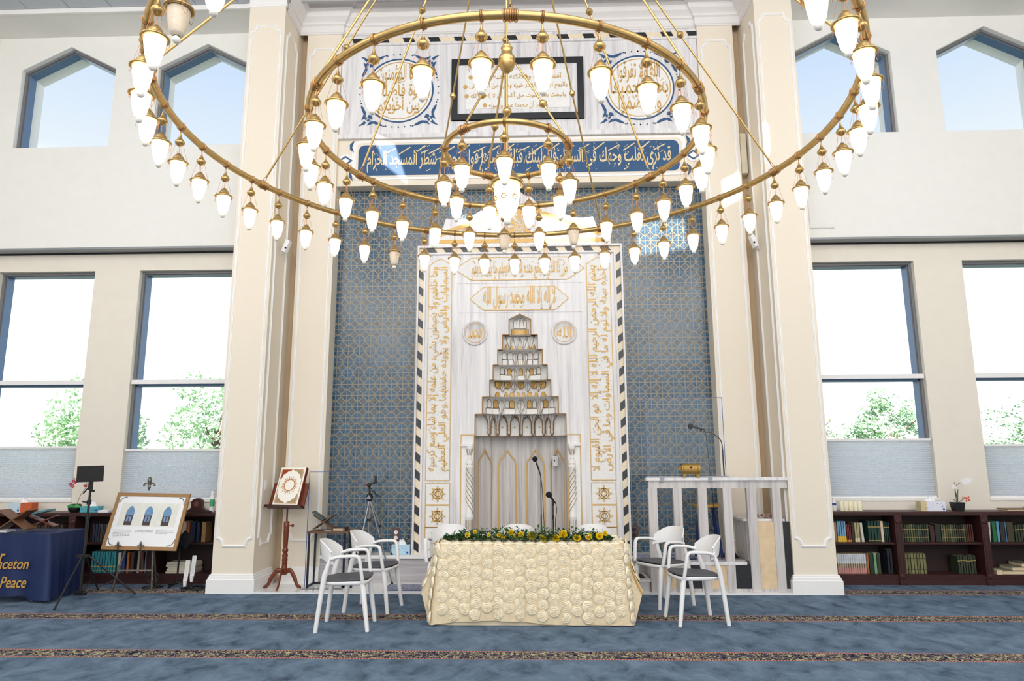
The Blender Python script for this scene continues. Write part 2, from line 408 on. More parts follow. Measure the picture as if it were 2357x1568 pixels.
# roof above the front, closes the building
struct('ceiling_front', MB().box(-XW, XW, 8.5, 9.65, 8.6, 8.7), M_WHITEWALL)

struct('wall_header', MB().box(-3.4, 3.4, 8.5, 8.56, 7.925, 8.65), M_CORNICE)  # unseen board added above the view to keep sun off the cornice
# pillars, pilasters and their mouldings
def mould_path(a0, a1, b0, b1, n=.075, m=.095):
    """closed outline with scooped corners"""
    out = []
    for cx, cy, sa, t0 in ((a0, b0, 0, 0), (a1, b0, 1, 0), (a1, b1, 2, 0), (a0, b1, 3, 0)):
        sx = 1 if cx == a0 else -1; sy = 1 if cy == b0 else -1
        pts = [(cx+sx*n*cos(t), cy+sy*m*sin(t)) for t in [i*pi/2/5 for i in range(6)]]
        if sa in (0, 2): pts = pts[::-1]
        out += pts
    return out
def mould(path, mp, w=.038, h=.02):
    """raised bead along a closed path of (a,b); mp(a,b,out) -> world"""
    n = len(path); mb = MB(); V = []
    prof = [(-w/2, 0), (-w/2, h*.5), (-w*.28, h*.55), (-w*.15, h), (w*.15, h), (w*.28, h*.55), (w/2, h*.5), (w/2, 0)]
    for i in range(n):
        p0, p, p1 = Vector(path[i-1]), Vector(path[i]), Vector(path[(i+1) % n])
        t = ((p-p0).normalized()+(p1-p).normalized()).normalized(); nrm = Vector((t.y, -t.x))
        for d, o in prof: q = p+nrm*d; V.append(mp(q.x, q.y, o))
    k = len(prof)
    mb.add(V, [(i*k+j, ((i+1) % n)*k+j, ((i+1) % n)*k+j+1, i*k+j+1) for i in range(n) for j in range(k-1)])
    return mb
def baseboard(mb, path):
    """path of (x,y); profile swept outward on the right-hand side"""
    sweep(mb, path, [(.04, 0), (.04, .155), (.028, .165), (.028, .185), (.018, .195), (.018, .21), (0, .222)])
def sweep(mb, path, prof, mi=0):
    P = [Vector(p) for p in path]; n = len(P); V = []
    for i in range(n):
        d0 = (P[i]-P[i-1]).normalized() if i else None; d1 = (P[i+1]-P[i]).normalized() if i < n-1 else None
        n0 = Vector((d0.y, -d0.x)) if d0 else None; n1 = Vector((d1.y, -d1.x)) if d1 else None
        if n0 and n1: b = (n0+n1); b = b/max(b.dot(n0), .2)
        else: b = n0 or n1
        for d, z in prof: q = P[i]+b*d; V.append((q.x, q.y, z))
    k = len(prof)
    mb.add(V, [(i*k+j, i*k+j+1, (i+1)*k+j+1, (i+1)*k+j) for i in range(n-1) for j in range(k-1)], mi)
for sd, s in (('left', -1), ('right', 1)):
    xo, xi = s*3.685, s*3.185
    root = link('wall_pillar_'+sd, MB().box(*sorted((xo, xi)), 8.38, 9.40, 0, 8.62).mesh('wall_pillar_'+sd, M_TAN)); root['kind'] = 'structure'
    a0, a1 = sorted((s*3.640, s*3.225))
    part(root, 'panel_moulding', mould(mould_path(a0, a1, .54, 7.425), lambda a, b, o: (a, 8.38-o, b)), M_TRIM)
    part(root, 'panel_moulding', mould(mould_path(8.47, 8.86, .54, 7.425), lambda a, b, o, xi=xi, s=s: (xi-s*o, a, b)), M_TRIM)
    mb = MB(); pth = [(xo, 9.35), (xo, 8.38), (xi, 8.38), (xi, 8.95)]
    if s > 0: pth = pth[::-1]
    baseboard(mb, pth); b = part(root, 'baseboard', mb, M_TRIM)
    mb = MB(); sweep(mb, [p for p in pth], [(0, 7.72), (.012, 7.725), (.012, 7.735), (.022, 7.75), (.022, 7.765), (.008, 7.775), (.008, 8.62)]); part(root, 'capital_band', mb, M_TRIM)
    # pilaster beside the niche, and the recess between
    x0, x1 = sorted((s*3.065, s*2.56))
    pl = link('wall_pilaster_'+sd, MB().box(x0, x1, 8.95, 9.45, 0, 8.62).mesh('wall_pilaster_'+sd, M_TAN)); pl['kind'] = 'structure'
    part(pl, 'panel_moulding', mould(mould_path(x0+.05, x1-.05, .545, 7.43), lambda a, b, o: (a, 8.95-o, b), .04, .022), M_TRIM)
    mb = MB(); pth = [(x0, 8.95), (x1, 8.95)]
    baseboard(mb, pth); part(pl, 'baseboard', mb, M_TRIM)
    struct('wall_recess_'+sd, MB().box(*sorted((s*3.19, s*3.06)), 9.12, 9.45, 0, 8.62), M_DARKTAN)
# wall above the niche (banner wall), set on the pilasters
struct('wall_above_niche', MB().box(-2.57, 2.57, 9.0, 9.45, 5.345, 8.62), M_TAN)
# cornice
mb = MB()
sweep(mb, [(-3.185, 8.40), (-3.185, 8.95), (-2.56, 8.95), (-2.56, 9.0), (2.56, 9.0), (2.56, 8.95), (3.185, 8.95), (3.185, 8.40)],
      [(0, 7.66), (.018, 7.665), (.018, 7.68), (.03, 7.69), (.03, 7.785), (.055, 7.80), (.055, 7.83), (.075, 7.85), (.12, 7.885), (.14, 7.92), (.14, 7.95), (.19, 7.965), (.19, 8.0), (.24, 8.03), (.30, 8.12), (.30, 8.3)])
struct('trim_cornice', mb, M_CORNICE)
# ================================================================ lettering
_F = {  # letter: isolated, final, initial, medial presentation forms
 'ا': (0xFE8D, 0xFE8E), 'أ': (0xFE83, 0xFE84), 'إ': (0xFE87, 0xFE88), 'آ': (0xFE81, 0xFE82), 'ؤ': (0xFE85, 0xFE86), 'ء': (0xFE80,), 'ئ': (0xFE89, 0xFE8A, 0xFE8B, 0xFE8C),
 'ب': (0xFE8F, 0xFE90, 0xFE91, 0xFE92), 'ة': (0xFE93, 0xFE94), 'ت': (0xFE95, 0xFE96, 0xFE97, 0xFE98), 'ث': (0xFE99, 0xFE9A, 0xFE9B, 0xFE9C),
 'ج': (0xFE9D, 0xFE9E, 0xFE9F, 0xFEA0), 'ح': (0xFEA1, 0xFEA2, 0xFEA3, 0xFEA4), 'خ': (0xFEA5, 0xFEA6, 0xFEA7, 0xFEA8), 'د': (0xFEA9, 0xFEAA), 'ذ': (0xFEAB, 0xFEAC),
 'ر': (0xFEAD, 0xFEAE), 'ز': (0xFEAF, 0xFEB0), 'س': (0xFEB1, 0xFEB2, 0xFEB3, 0xFEB4), 'ش': (0xFEB5, 0xFEB6, 0xFEB7, 0xFEB8), 'ص': (0xFEB9, 0xFEBA, 0xFEBB, 0xFEBC),
 'ض': (0xFEBD, 0xFEBE, 0xFEBF, 0xFEC0), 'ط': (0xFEC1, 0xFEC2, 0xFEC3, 0xFEC4), 'ظ': (0xFEC5, 0xFEC6, 0xFEC7, 0xFEC8), 'ع': (0xFEC9, 0xFECA, 0xFECB, 0xFECC),
 'غ': (0xFECD, 0xFECE, 0xFECF, 0xFED0), 'ف': (0xFED1, 0xFED2, 0xFED3, 0xFED4), 'ق': (0xFED5, 0xFED6, 0xFED7, 0xFED8), 'ك': (0xFED9, 0xFEDA, 0xFEDB, 0xFEDC),
 'ل': (0xFEDD, 0xFEDE, 0xFEDF, 0xFEE0), 'م': (0xFEE1, 0xFEE2, 0xFEE3, 0xFEE4), 'ن': (0xFEE5, 0xFEE6, 0xFEE7, 0xFEE8), 'ه': (0xFEE9, 0xFEEA, 0xFEEB, 0xFEEC),
 'و': (0xFEED, 0xFEEE), 'ى': (0xFEEF, 0xFEF0), 'ي': (0xFEF1, 0xFEF2, 0xFEF3, 0xFEF4)}
def shape(txt):
    out = []
    for w in txt.split(' '):
        i = 0; r = []; prev = False
        while i < len(w):
            ch = w[i]
            if ch == 'ل' and i+1 < len(w) and w[i+1] in 'اأإآ':
                iso = {'ا': 0xFEFB, 'أ': 0xFEF7, 'إ': 0xFEF9, 'آ': 0xFEF5}[w[i+1]]
                r.append(chr(iso+(1 if prev else 0))); prev = False; i += 2; continue
            f = _F[ch]; nxt = len(f) == 4 and i+1 < len(w) and len(_F[w[i+1]]) > 1
            k = 3 if (prev and nxt) else 2 if nxt else 1 if (prev and len(f) > 1) else 0
            r.append(chr(f[k])); prev = nxt; i += 1
        out.append(''.join(r)[::-1])
    return ' '.join(out[::-1])
def text_mesh(s, extrude=.0, bold=.0, shear=0.0):
    """flat lettering as vertices and faces in (x, y) at z 0"""
    cu = bpy.data.curves.new('t', 'FONT'); cu.body = s; cu.resolution_u = 3; cu.offset = bold; cu.shear = shear
    o = bpy.data.objects.new('t', cu); COL.objects.link(o); bpy.context.view_layer.update()
    me = bpy.data.meshes.new_from_object(o.evaluated_get(bpy.context.evaluated_depsgraph_get()))
    v = [tuple(p.co[:2]) for p in me.vertices]; f = [tuple(p.vertices) for p in me.polygons]
    bpy.data.objects.remove(o); bpy.data.curves.remove(cu); bpy.data.meshes.remove(me)
    return v, f
def lettering(lines, x0, x1, z0, z1, mp, h=.006, mb=None, bold=.012, arabic=True, marks=0, rnd=None, shear=0.0, overlap=.0, just=True):
    """lines of text stretched to fill a rectangle; mp(a, b, out) -> world. Raised by h with side walls."""
    mb = mb or MB(); n = max(1, len(lines)); H = (z1-z0)/n
    for i, s in enumerate(lines):
        v, f = text_mesh(shape(s) if arabic else s, bold=bold, shear=shear)
        if not v: continue
        xs = [p[0] for p in v]; ys = [p[1] for p in v]; a, b, c, d = min(xs), max(xs), min(ys), max(ys)
        lo = z1-(i+1)*H-overlap*H; hi = z1-i*H+overlap*H
        kx = (x1-x0)/(b-a); kz = (hi-lo)/(d-c)
        if not just: kx = min(kx, kz*1.0)
        xm = x0 if just else (x0+x1)/2-(b-a)*kx/2
        P = [(xm+(x-a)*kx, lo+(y-c)*kz) for x, y in v]
        m = len(P); mb.add([mp(p, q, h) for p, q in P]+[mp(p, q, 0) for p, q in P], f)
        cnt = {}
        for fc in f:
            for k in range(len(fc)):
                e = (fc[k], fc[(k+1) % len(fc)]); cnt[tuple(sorted(e))] = cnt.get(tuple(sorted(e)), []) + [e]
        base = len(mb.v)-2*m
        for e in cnt.values():
            if len(e) == 1: p, q = e[0]; mb.f.append([base+p, base+m+p, base+m+q, base+q]); mb.mi.append(0); mb.sm.append(False)
    r = rnd or random.Random(3)
    for _ in range(marks):      # vowel strokes and dots
        x = r.uniform(x0, x1); z = r.choice((r.uniform(z0, z0+.2*(z1-z0)), r.uniform(z1-.3*(z1-z0), z1), r.uniform(z0, z1))); l = (z1-z0)/n*r.uniform(.06, .13); w = l*.22; an = r.choice((.5, .6, -1.1, 1.5))
        if r.random() < .3: q = [(x+l*.3*cos(t), z+l*.3*sin(t)) for t in (0, pi/2, pi, 3*pi/2)]
        else: c_, s_ = cos(an), sin(an); q = [(x+a*c_-b*s_, z+a*s_+b*c_) for a, b in ((-l, -w), (l, -w*.2), (l, w*.5), (-l, w))]
        mb.add([mp(p, t, h*.9) for p, t in q], [(0, 1, 2, 3)])
    return mb
def outline(mb, pts, mp, w=.008, h=.005, closed=True, mi=0):
    """thin raised line along a 2-D path"""
    n = len(pts); V = []
    for i in range(n):
        p = Vector(pts[i]); a = Vector(pts[i-1]) if (i or closed) else p; b = Vector(pts[(i+1) % n]) if (i < n-1 or closed) else p
        d0 = (p-a); d1 = (b-p)
        t = (d0.normalized() if d0.length > 1e-9 else Vector((0, 0)))+(d1.normalized() if d1.length > 1e-9 else Vector((0, 0)))
        t = t.normalized() if t.length > 1e-9 else Vector((1, 0)); nr = Vector((t.y, -t.x))
        sc = 1/max(.4, nr.dot(Vector((d1.y, -d1.x)).normalized()) if d1.length > 1e-9 else 1)
        for s, o in ((-1, 0), (-1, h), (1, h), (1, 0)): q = p+nr*s*w/2*sc; V.append(mp(q.x, q.y, o))
    mb.add(V, [(i*4+j, ((i+1) % n)*4+j, ((i+1) % n)*4+j+1, i*4+j+1) for i in range(n if closed else n-1) for j in range(3)], mi)
    return mb
def circle(x, z, r, n=40, a0=0): return [(x+r*cos(a0+2*pi*i/n), z+r*sin(a0+2*pi*i/n)) for i in range(n)]
def face(Y): return lambda a, b, o: (a, Y-o, b)

# ================================================================ niche wall: tiles, step
M_TILEBASE = mat('tile_grey_gold', (152, 138, 118), .3, .15, var=.12, scale=20)
def tile_blue():
    m, nt, b = new_mat('mottled_blue_glaze'); v = coords(nt)
    oi = nt.nodes.new('ShaderNodeObjectInfo')
    f = noise(nt, coords(nt), 55, 4, .65, 1.2)
    c = ramp(nt, f, [(.30, lin((22, 42, 66))), (.45, lin((47, 80, 105))), (.60, lin((82, 118, 140)))])
    h = nt.nodes.new('ShaderNodeHueSaturation'); nt.links.new(c, h.inputs['Color'])
    nt.links.new(math_n(nt, 'ADD', math_n(nt, 'MULTIPLY', oi.outputs['Random'], .3), .85), h.inputs['Value'])
    nt.links.new(h.outputs[0], b.inputs['Base Color']); b.inputs['Roughness'].default_value = .16; return m
M_TILEBLUE = tile_blue()
TS = .1525
def tile_mb(ox=0, oy=0, oz=0, mb=None):
    mb = mb or MB(); s = TS/2-.0015; o = lambda x, z, d: (ox+x, oy-d, oz+z)
    q = [(-s, -s), (s, -s), (s, s), (-s, s)]
    mb.add([o(x, z, .006) for x, z in q]+[o(x, z, 0) for x, z in q], [(0, 1, 2, 3)]+[(i, i+4, (i+1) % 4+4, (i+1) % 4) for i in range(4)], 0)
    g = .0032; e = TS*.445; k = TS*.14; t = TS*.478; w = .009
    for sx, sz in ((1, 1), (-1, 1), (-1, -1), (1, -1)):
        p = [(g, g), (e, g), (e, k), (k, e), (g, e)]; q_ = e+k+w*1.41-t; tr = [(t, t), (q_, t), (t, q_)]
        for pl in (p, tr):
            pts = [(sx*a, sz*b) for a, b in pl]
            if sx*sz < 0: pts = pts[::-1]
            if pl is tr: pts = pts[::-1]
            area = sum(pts[i-1][0]*pts[i][1]-pts[i][0]*pts[i-1][1] for i in range(len(pts)))
            if area < 0: pts = pts[::-1]
            n = len(pts); c = (sum(a for a, _ in pts)/n, sum(b for _, b in pts)/n)
            ins = [(a+(c[0]-a)*.06, b+(c[1]-b)*.06) for a, b in pts]
            mb.add([o(a, b, .0085) for a, b in ins], [tuple(range(n))], 1)
    return mb
tw = link('wall_niche_tiled', MB().box(-2.57, -.66, 9.208, 9.45, 0, 5.6).box(.66, 2.57, 9.208, 9.45, 0, 5.6).box(-.66, .66, 9.208, 9.45, 3.62, 5.6).box(-.8, .8, 9.72, 9.8, 0, 3.8).mesh('wall_niche_tiled', M_TILEBASE)); tw['kind'] = 'structure'
tw['label'] = 'wall of blue octagon tiles behind the carved marble prayer niche'
spots = []
nx = 17; zb = .36
for j in range(33):
    for i in range(-nx, nx):
        x = (i+.5)*TS; z = zb+(j+.5)*TS
        if abs(x) > 2.55 or z > 5.345 or (abs(x) < 1.40-TS/2 and z < 4.46): continue
        if abs(x) < 1.1 and z < 4.72: continue
        spots.append((x, z))
spots.sort(key=lambda p: (p[1]-1.4)**2+.2*p[0]**2)
me = tile_mb().mesh('tile', [M_TILEBASE, M_TILEBLUE])
rest = MB()
for n, (x, z) in enumerate(spots):
    if n < 296: link('tile', me, tw, (x, 9.206, z))
    else: tile_mb(x, 9.206, z, rest)
part(tw, 'tiles', rest, [M_TILEBASE, M_TILEBLUE], kind='stuff')
st = MB().box(-2.56, 2.56, 8.965, 9.25, 0, .318); o = struct('floor_step', st, M_MARBLE_H if 'M_MARBLE_H' in globals() else mat_marble('grey_marble_step', (206, 202, 203), (186, 182, 184), (150, 146, 150), (.4, 8, 9)), 'grey marble step in front of the tiled wall')
part(o, 'step_tread', MB().box(-2.56, 2.56, 8.935, 9.25, .318, .36), M_MARBLE_P)

# ================================================================ marble slab over the niche, banner
f0 = face(8.979)
slab = link('marble_cladding', MB().box(-2.555, 2.555, 8.98, 8.998, 6.10, 7.655).mesh('marble_cladding', M_MARBLE))
tag(slab, 'wide grey veined marble panel under the cornice above the blue banner', 'panel')
part(slab, 'ledge', MB().box(-2.56, 2.56, 8.945, 8.998, 6.035, 6.10), M_MARBLE)
part(slab, 'border_base', MB().box(-2.56, 2.56, 8.966, 8.98, 7.52, 7.6), M_CREAMSTONE)
part(slab, 'border_fillet', MB().box(-2.56, 2.56, 8.955, 8.98, 7.485, 7.52), M_MARBLE)
for i in range(14):
    x = -2.42+i*.372
    part(slab, 'border_block', MB().prism([(x+.03, 7.525), (x+.185, 7.525), (x+.155, 7.596), (x, 7.596)], 8.958, 8.97), M_BLACKSTONE)
for x in (-1.02, 1.0): part(slab, 'joint', MB().box(x-.05, x+.05, 8.974, 8.98, 6.10, 7.48), M_MARBLE)
# framed creed
fr = thing('framed_inscription', 'white inscription tablet in a thick black granite frame on the marble panel', 'inscription', (0, 8.97, 6.28))
mb = MB(); ring_prism(mb, rect(-.955, .93, 6.285, 7.23), rect(-.865, .84, 6.38, 7.14), 8.945, 8.979); part(fr, 'frame', mb, M_BLACKSTONE)
part(fr, 'tablet', MB().box(-.865, .84, 8.966, 8.979, 6.38, 7.14), M_MARBLE)
tb = part(fr, 'text_panel', MB().box(-.75, .73, 8.960, 8.967, 6.46, 7.05), M_CARVED)
mb = MB(); L = ['آمنت بالله وملائكته وكتبه ورسله', 'واليوم الآخر وبالقدر خيره وشره من الله تعالى', 'والبعث بعد الموت حق أشهد أن لا إله إلا الله', 'وأشهد أن محمدا عبده ورسوله']
for i, (s, a, b) in enumerate(zip(L, (-.62, -.7, -.68, -.42), (.62, .70, .68, .42))):
    zc = 7.0-.145*i; lettering([s], a, b, zc-.11, zc, face(8.960), .004, mb)
    for x in ((a-.055), ) if i else (-.68, -.22, .1): mb.prism(circle(x, zc-.055, .032, 10), 8.956, 8.960)
part(tb, 'lettering', mb, M_GOLD)
# two round medallions
def medallion(xc, zc, lines, label):
    r = .475
    t = thing('calligraphy_medallion', label, 'medallion', (xc, 8.98, zc))
    part(t, 'disc', MB().prism(circle(xc, zc, r, 64), 8.974, 8.979), M_CARVED)
    mb = MB(); outline(mb, circle(xc, zc, r+.012, 64), f0, .018, .01); part(t, 'blue_ring', mb, M_BLUE)
    mb = MB(); outline(mb, circle(xc, zc, r-.035, 64), f0, .012, .01); part(t, 'gold_ring', mb, M_GOLD)
    mb = MB(); n = len(lines); f = face(8.974)
    for i, s in enumerate(lines):
        z1 = zc+.36-.72*i/n; z0 = z1-.72/n; zm = max(abs(z0-zc), abs(z1-zc))*.82; w = sqrt(max(.01, .42**2-zm**2))
        lettering([s], xc-w, xc+w, z0, z1, f, .005, mb, overlap=.2, marks=9, rnd=random.Random(i))
    part(t, 'lettering', mb, M_GOLD)
    mb = MB()
    for sx in (-1, 1):
        for sz in (-1, 1):
            g = lambda a, b: (xc+sx*a, zc+sz*b)
            def poly(pts):
                q = [g(*p) for p in pts]
                if sx*sz < 0: q = q[::-1]
                part(t, 'corner_leaf', MB().prism(q, 8.970, 8.979), M_BLUE)
            poly([(.57, .54), (.50, .52), (.46, .49), (.49, .46), (.52, .50)])                    # tip leaf
            poly([(.45, .53), (.36, .50), (.26, .54), (.22, .545), (.25, .51), (.33, .47), (.41, .475)])  # leaf along the top
            poly([(.53, .45), (.475, .41), (.47, .33), (.51, .25), (.545, .22), (.54, .26), (.50, .36)])  # leaf along the side
            poly([(.41, .43), (.37, .42), (.39, .38), (.43, .37), (.445, .41)])
            poly([(.47, .45), (.45, .425), (.46, .40), (.49, .42)]); poly([(.44, .475), (.41, .455), (.42, .43), (.455, .45)])
            for a, b in ((.18, .545), (.09, .56), (.0, .565), (.555, .15), (.565, .05), (.205, .55), (.54, .19)): mb.prism([g(a+.011*cos(t), b+.011*sin(t)) for t in [sx*sz*k*pi/3 for k in range(6)]], 8.972, 8.979)
    part(t, 'dots', mb, M_BLUE, kind='stuff')
    return t
medallion(-1.71, 6.775, ['إنما المؤمنون', 'إخوة فأصلحوا', 'بين أخويكم'], 'round gold calligraphy medallion with blue corner leaves, left of the framed tablet')
medallion(1.715, 6.745, ['الله ولا تفرقوا', 'بحبل جميعا', 'واعتصموا'], 'round gold calligraphy medallion with blue corner leaves, right of the framed tablet')
# banner
bn = thing('calligraphy_banner', 'long blue banner with gold script between the marble panel and the tiles', 'banner', (0, 9.0, 5.43))
def ban(x0, x1, z0, z1, c): return [(x0+c, z0), (x1-c, z0), (x1-c*.3, z0+c*.3), (x1, z0+c), (x1, z1-c), (x1-c*.3, z1-c*.3), (x1-c, z1), (x0+c, z1), (x0+c*.3, z1-c*.3), (x0, z1-c), (x0, z0+c), (x0+c*.3, z0+c*.3)]
part(bn, 'white_border', MB().prism(ban(-2.36, 2.34, 5.43, 6.02, .09), 8.988, 8.999), M_TRIM)
part(bn, 'cream_ground', MB().prism(ban(-2.30, 2.28, 5.465, 5.985, .08), 8.984, 8.99), M_TAN)
part(bn, 'blue_field', MB().prism(ban(-2.265, 2.235, 5.49, 5.945, .08), 8.980, 8.986), M_BLUE)
mb = lettering(['قد نرى تقلب وجهك في السماء فلنولينك قبلة ترضاها فول وجهك شطر المسجد الحرام'], -2.14, 2.12, 5.52, 5.86, face(8.980), .004, marks=70)
lettering([], -2.1, 2.1, 5.74, 5.93, face(8.980), .004, mb, marks=60)
for k in range(19):          # long sloping strokes over the letters
    x = -1.9+k*.21; outline(mb, [(x, 5.80), (x+.16, 5.885+.02*(k % 3))], face(8.980), .016, .004, False)
part(bn, 'lettering', mb, M_CREAMGOLD if 'M_CREAMGOLD' in globals() else mat('cream_gold', (230, 208, 160), .5, .1))
for s in (-1, 1):
    x = s*2.44 - .01; c = 5.72
    part(bn, 'end_rosette', MB().prism(circle(x, c, .10, 12), 8.986, 8.999), M_TRIM)
    mb = MB(); outline(mb, [(x-.085, c), (x, c+.06), (x+.085, c), (x, c-.06)], face(8.986), .022, .004); part(bn, 'end_motif', mb, M_BLUE)
    for k in (-1, 1):
        mb = MB(); q = [(s*2.33, c+k*.12), (s*2.39, c+k*.17), (s*2.395, c+k*.24), (s*2.34, c+k*.30), (s*2.36, c+k*.2)]
        if s*k < 0: q = q[::-1]
        part(bn, 'end_leaf', mb.prism(q[::-1], 8.984, 8.999), M_BLUE)

# ================================================================ mihrab
MI = thing('mihrab', 'tall white marble prayer niche with stepped muqarnas and gold calligraphy', 'prayer niche', (0, 9.1, .36))
YM = 9.1; fm = face(YM)
TI = [(.147, 3.219, 3.43), (.236, 3.016, 3.219), (.301, 2.807, 3.016), (.363, 2.603, 2.807), (.409, 2.377, 2.603), (.506, 2.147, 2.377), (.603, 1.855, 2.147)]
NW = .617
def half(side):
    s = -1 if side == 'l' else 1
    pts = [(s*1.30, .36), (s*1.30, 4.36), (0, 4.36), (0, 3.502)]
    pts += [(s*TI[0][0], TI[0][2])]
    for i, (w, a, b) in enumerate(TI):
        pts.append((s*w, a))
        if i+1 < len(TI): pts.append((s*TI[i+1][0], a))
    pts += [(s*NW, TI[-1][1]), (s*NW, .36)]
    return pts[::-1] if side == 'r' else pts
def stepped(mb):
    """front slab built as columns and strips round the stepped opening"""
    for s in (-1, 1):
        bx = lambda a, b, z0, z1: mb.box(*sorted((s*a, s*b)), YM, YM+.10, z0, z1)
        bx(NW, 1.30, .36, TI[-1][1])
        for i, (w, a, b) in enumerate(TI): bx(w, 1.30, a, b)
        q = [(s*TI[0][0], 3.43), (s*1.30, 3.43), (s*1.30, 4.36), (0, 4.36), (0, 3.502)]
        mb.prism(q if s > 0 else q[::-1], YM, YM+.10)
    return mb
part(MI, 'marble_front', stepped(MB()), M_MARBLE)
# outer frame with black and cream blocks
mb = MB()
for s in (-1, 1):
    mb.box(*sorted((s*1.385, s*1.41)), YM-.05, YM+.12, .36, 4.445); mb.box(*sorted((s*1.295, s*1.32)), YM-.03, YM+.10, .36, 4.355)
mb.box(-1.41, 1.41, YM-.05, YM+.12, 4.445, 4.475); mb.box(-1.32, 1.32, YM-.03, YM+.10, 4.355, 4.38)
part(MI, 'frame_moulding', mb, M_MARBLE)
mb = MB()
for s in (-1, 1): mb.box(*sorted((s*1.32, s*1.386)), YM-.02, YM+.1, .36, 4.446)
mb.box(-1.32, 1.32, YM-.02, YM+.1, 4.38, 4.446); part(MI, 'frame_cream_band', mb, M_CREAMSTONE)
N = 18; dz = 4.06/N
for s in (-1, 1):
    for k in range(N):
        z = .37+k*dz
        q = [(s*1.322, z), (s*1.384, z+.05*1), (s*1.384, z+.05+dz*.48), (s*1.322, z+dz*.48)]
        if s < 0: q = q[::-1]
        part(MI, 'border_block', MB().prism(q, YM-.024, YM-.018), M_BLACKSTONE)
N = 11; dx = 2.64/N
for k in range(N):
    x = -1.30+k*dx
    part(MI, 'border_block', MB().prism([(x+.04, 4.384), (x+.16, 4.384), (x+.12, 4.442), (x, 4.442)], YM-.024, YM-.018), M_BLACKSTONE)
# crest over the frame
def crest():
    half_ = [(1.27, 4.475), (1.27, 4.69), (1.20, 4.70), (1.07, 4.77), (1.03, 4.90)]
    def scal(a, b, dep, n=8): return [(a[0]+(b[0]-a[0])*t, a[1]+(b[1]-a[1])*t-dep*sin(pi*t)) for t in [i/n for i in range(1, n+1)]]
    half_ += scal((1.03, 4.90), (.45, 5.08), .09)+scal((.45, 5.08), (.16, 5.21), .07)+scal((.16, 5.21), (0, 5.30), .03)
    return half_ + [(-x, z) for x, z in half_[::-1][1:]]
cr = part(MI, 'crest', MB().prism(crest(), 9.14, 9.215), M_MARBLE)
f1 = face(9.14)
mb = MB(); mb.box(-1.16, 1.16, 9.135, 9.14, 4.53, 4.585)
for s in (-1, 1):
    q = [(s*1.12, 4.62), (s*.30, 4.93), (s*.34, 4.985), (s*1.16, 4.675)]; mb.prism(q if s < 0 else q[::-1], 9.135, 9.14)
mb.box(-.32, .32, 9.135, 9.14, 4.955, 5.02); part(cr, 'gold_band', mb, M_GOLD)
def rosette(parent, x, z, r, f, n=8, Y=9.14):
    mb = MB()
    for k in range(n):
        a = 2*pi*k/n; b = pi/n*.8
        q = [(x+r*.35*cos(a-b*.8), z+r*.35*sin(a-b*.8)), (x+r*.75*cos(a-b), z+r*.75*sin(a-b)), (x+r*cos(a), z+r*sin(a)), (x+r*.75*cos(a+b), z+r*.75*sin(a+b)), (x+r*.35*cos(a+b*.8), z+r*.35*sin(a+b*.8))]
        if k % 2: mb.prism(q, Y-.006, Y)
        else: outline(mb, q, f, r*.06, .005)
    mb.prism(circle(x, z, r*.13, 12), Y-.006, Y); outline(mb, circle(x, z, r*.24, 16), f, r*.05, .005)
    part(parent, 'rosette', mb, M_GOLD)
rosette(cr, 0, 4.77, .2, f1, 12); rosette(cr, -.74, 4.68, .085, f1); rosette(cr, .74, 4.68, .085, f1)
# calligraphy panels
def cartouche(x0, x1, z0, z1, p):
    zm = (z0+z1)/2; q = []
    for s, xe in ((1, x1), (-1, x0)):
        b = xe-s*p; h = (z1-z0)/2
        pts = [(b, zm-h), (b+s*p*.18, zm-h*.92), (b+s*p*.34, zm-h*.70), (b+s*p*.46, zm-h*.66), (b+s*p*.56, zm-h*.45), (b+s*p*.72, zm-h*.36), (xe, zm)]
        pts += [(a, 2*zm-c) for a, c in pts[::-1][1:]]
        q += pts if s > 0 else pts[::-1]
    return q
def panel(name, poly, lines, box_, label, rot=0, marks=20, overlap=.14):
    pc = part(MI, name, MB().prism(poly, YM-.006, YM), M_CARVED, label=label)
    mb = MB(); outline(mb, poly, face(YM-.006), .009, .004); part(pc, 'gold_outline', mb, M_GOLD)
    x0, x1, z0, z1 = box_
    if rot: mp = (lambda a, b, o: (x0+(x1-x0)-(b-0), YM-.006-o, z0+a)) if rot > 0 else None
    else: mp = face(YM-.006)
    if rot: mb = lettering(lines, 0, z1-z0, 0, x1-x0, mp, .007, marks=marks, overlap=overlap)
    else: mb = lettering(lines, x0, x1, z0, z1, mp, .007, marks=marks, overlap=overlap)
    part(pc, 'lettering', mb, M_GOLD)
panel('inscription_panel', cartouche(-.89, .885, 3.985, 4.305, .25), ['من ذا الذي يشفع عنده إلا بإذنه يعلم ما بين أيديهم'], (-.66, .66, 4.02, 4.27), 'horizontal gold inscription at the top', marks=40)
panel('inscription_panel', cartouche(-.675, .665, 3.56, 3.885, .2), ['لا إله إلا الله محمد رسول الله'], (-.50, .49, 3.59, 3.86), 'gold creed in a pointed cartouche', marks=16)
def vpoly(x0, x1, z0, z1):
    xm = (x0+x1)/2; w = x1-x0
    return [(x0, z0), (x1, z0), (x1, z1-.10), (x1-w*.12, z1-.075), (x1-w*.22, z1-.05), (xm+w*.1, z1-.02), (xm, z1), (xm-w*.1, z1-.02), (x0+w*.22, z1-.05), (x0+w*.12, z1-.075), (x0, z1-.10)]
panel('inscription_panel', vpoly(-1.25, -.935, 1.285, 4.30), ['وما خلفهم ولا يحيطون بشيء من علمه إلا بما شاء وسع كرسيه', 'السماوات والأرض ولا يؤوده حفظهما وهو العلي العظيم'], (-1.225, -.96, 1.40, 4.18), 'upright gold inscription on the left', 1, 90)
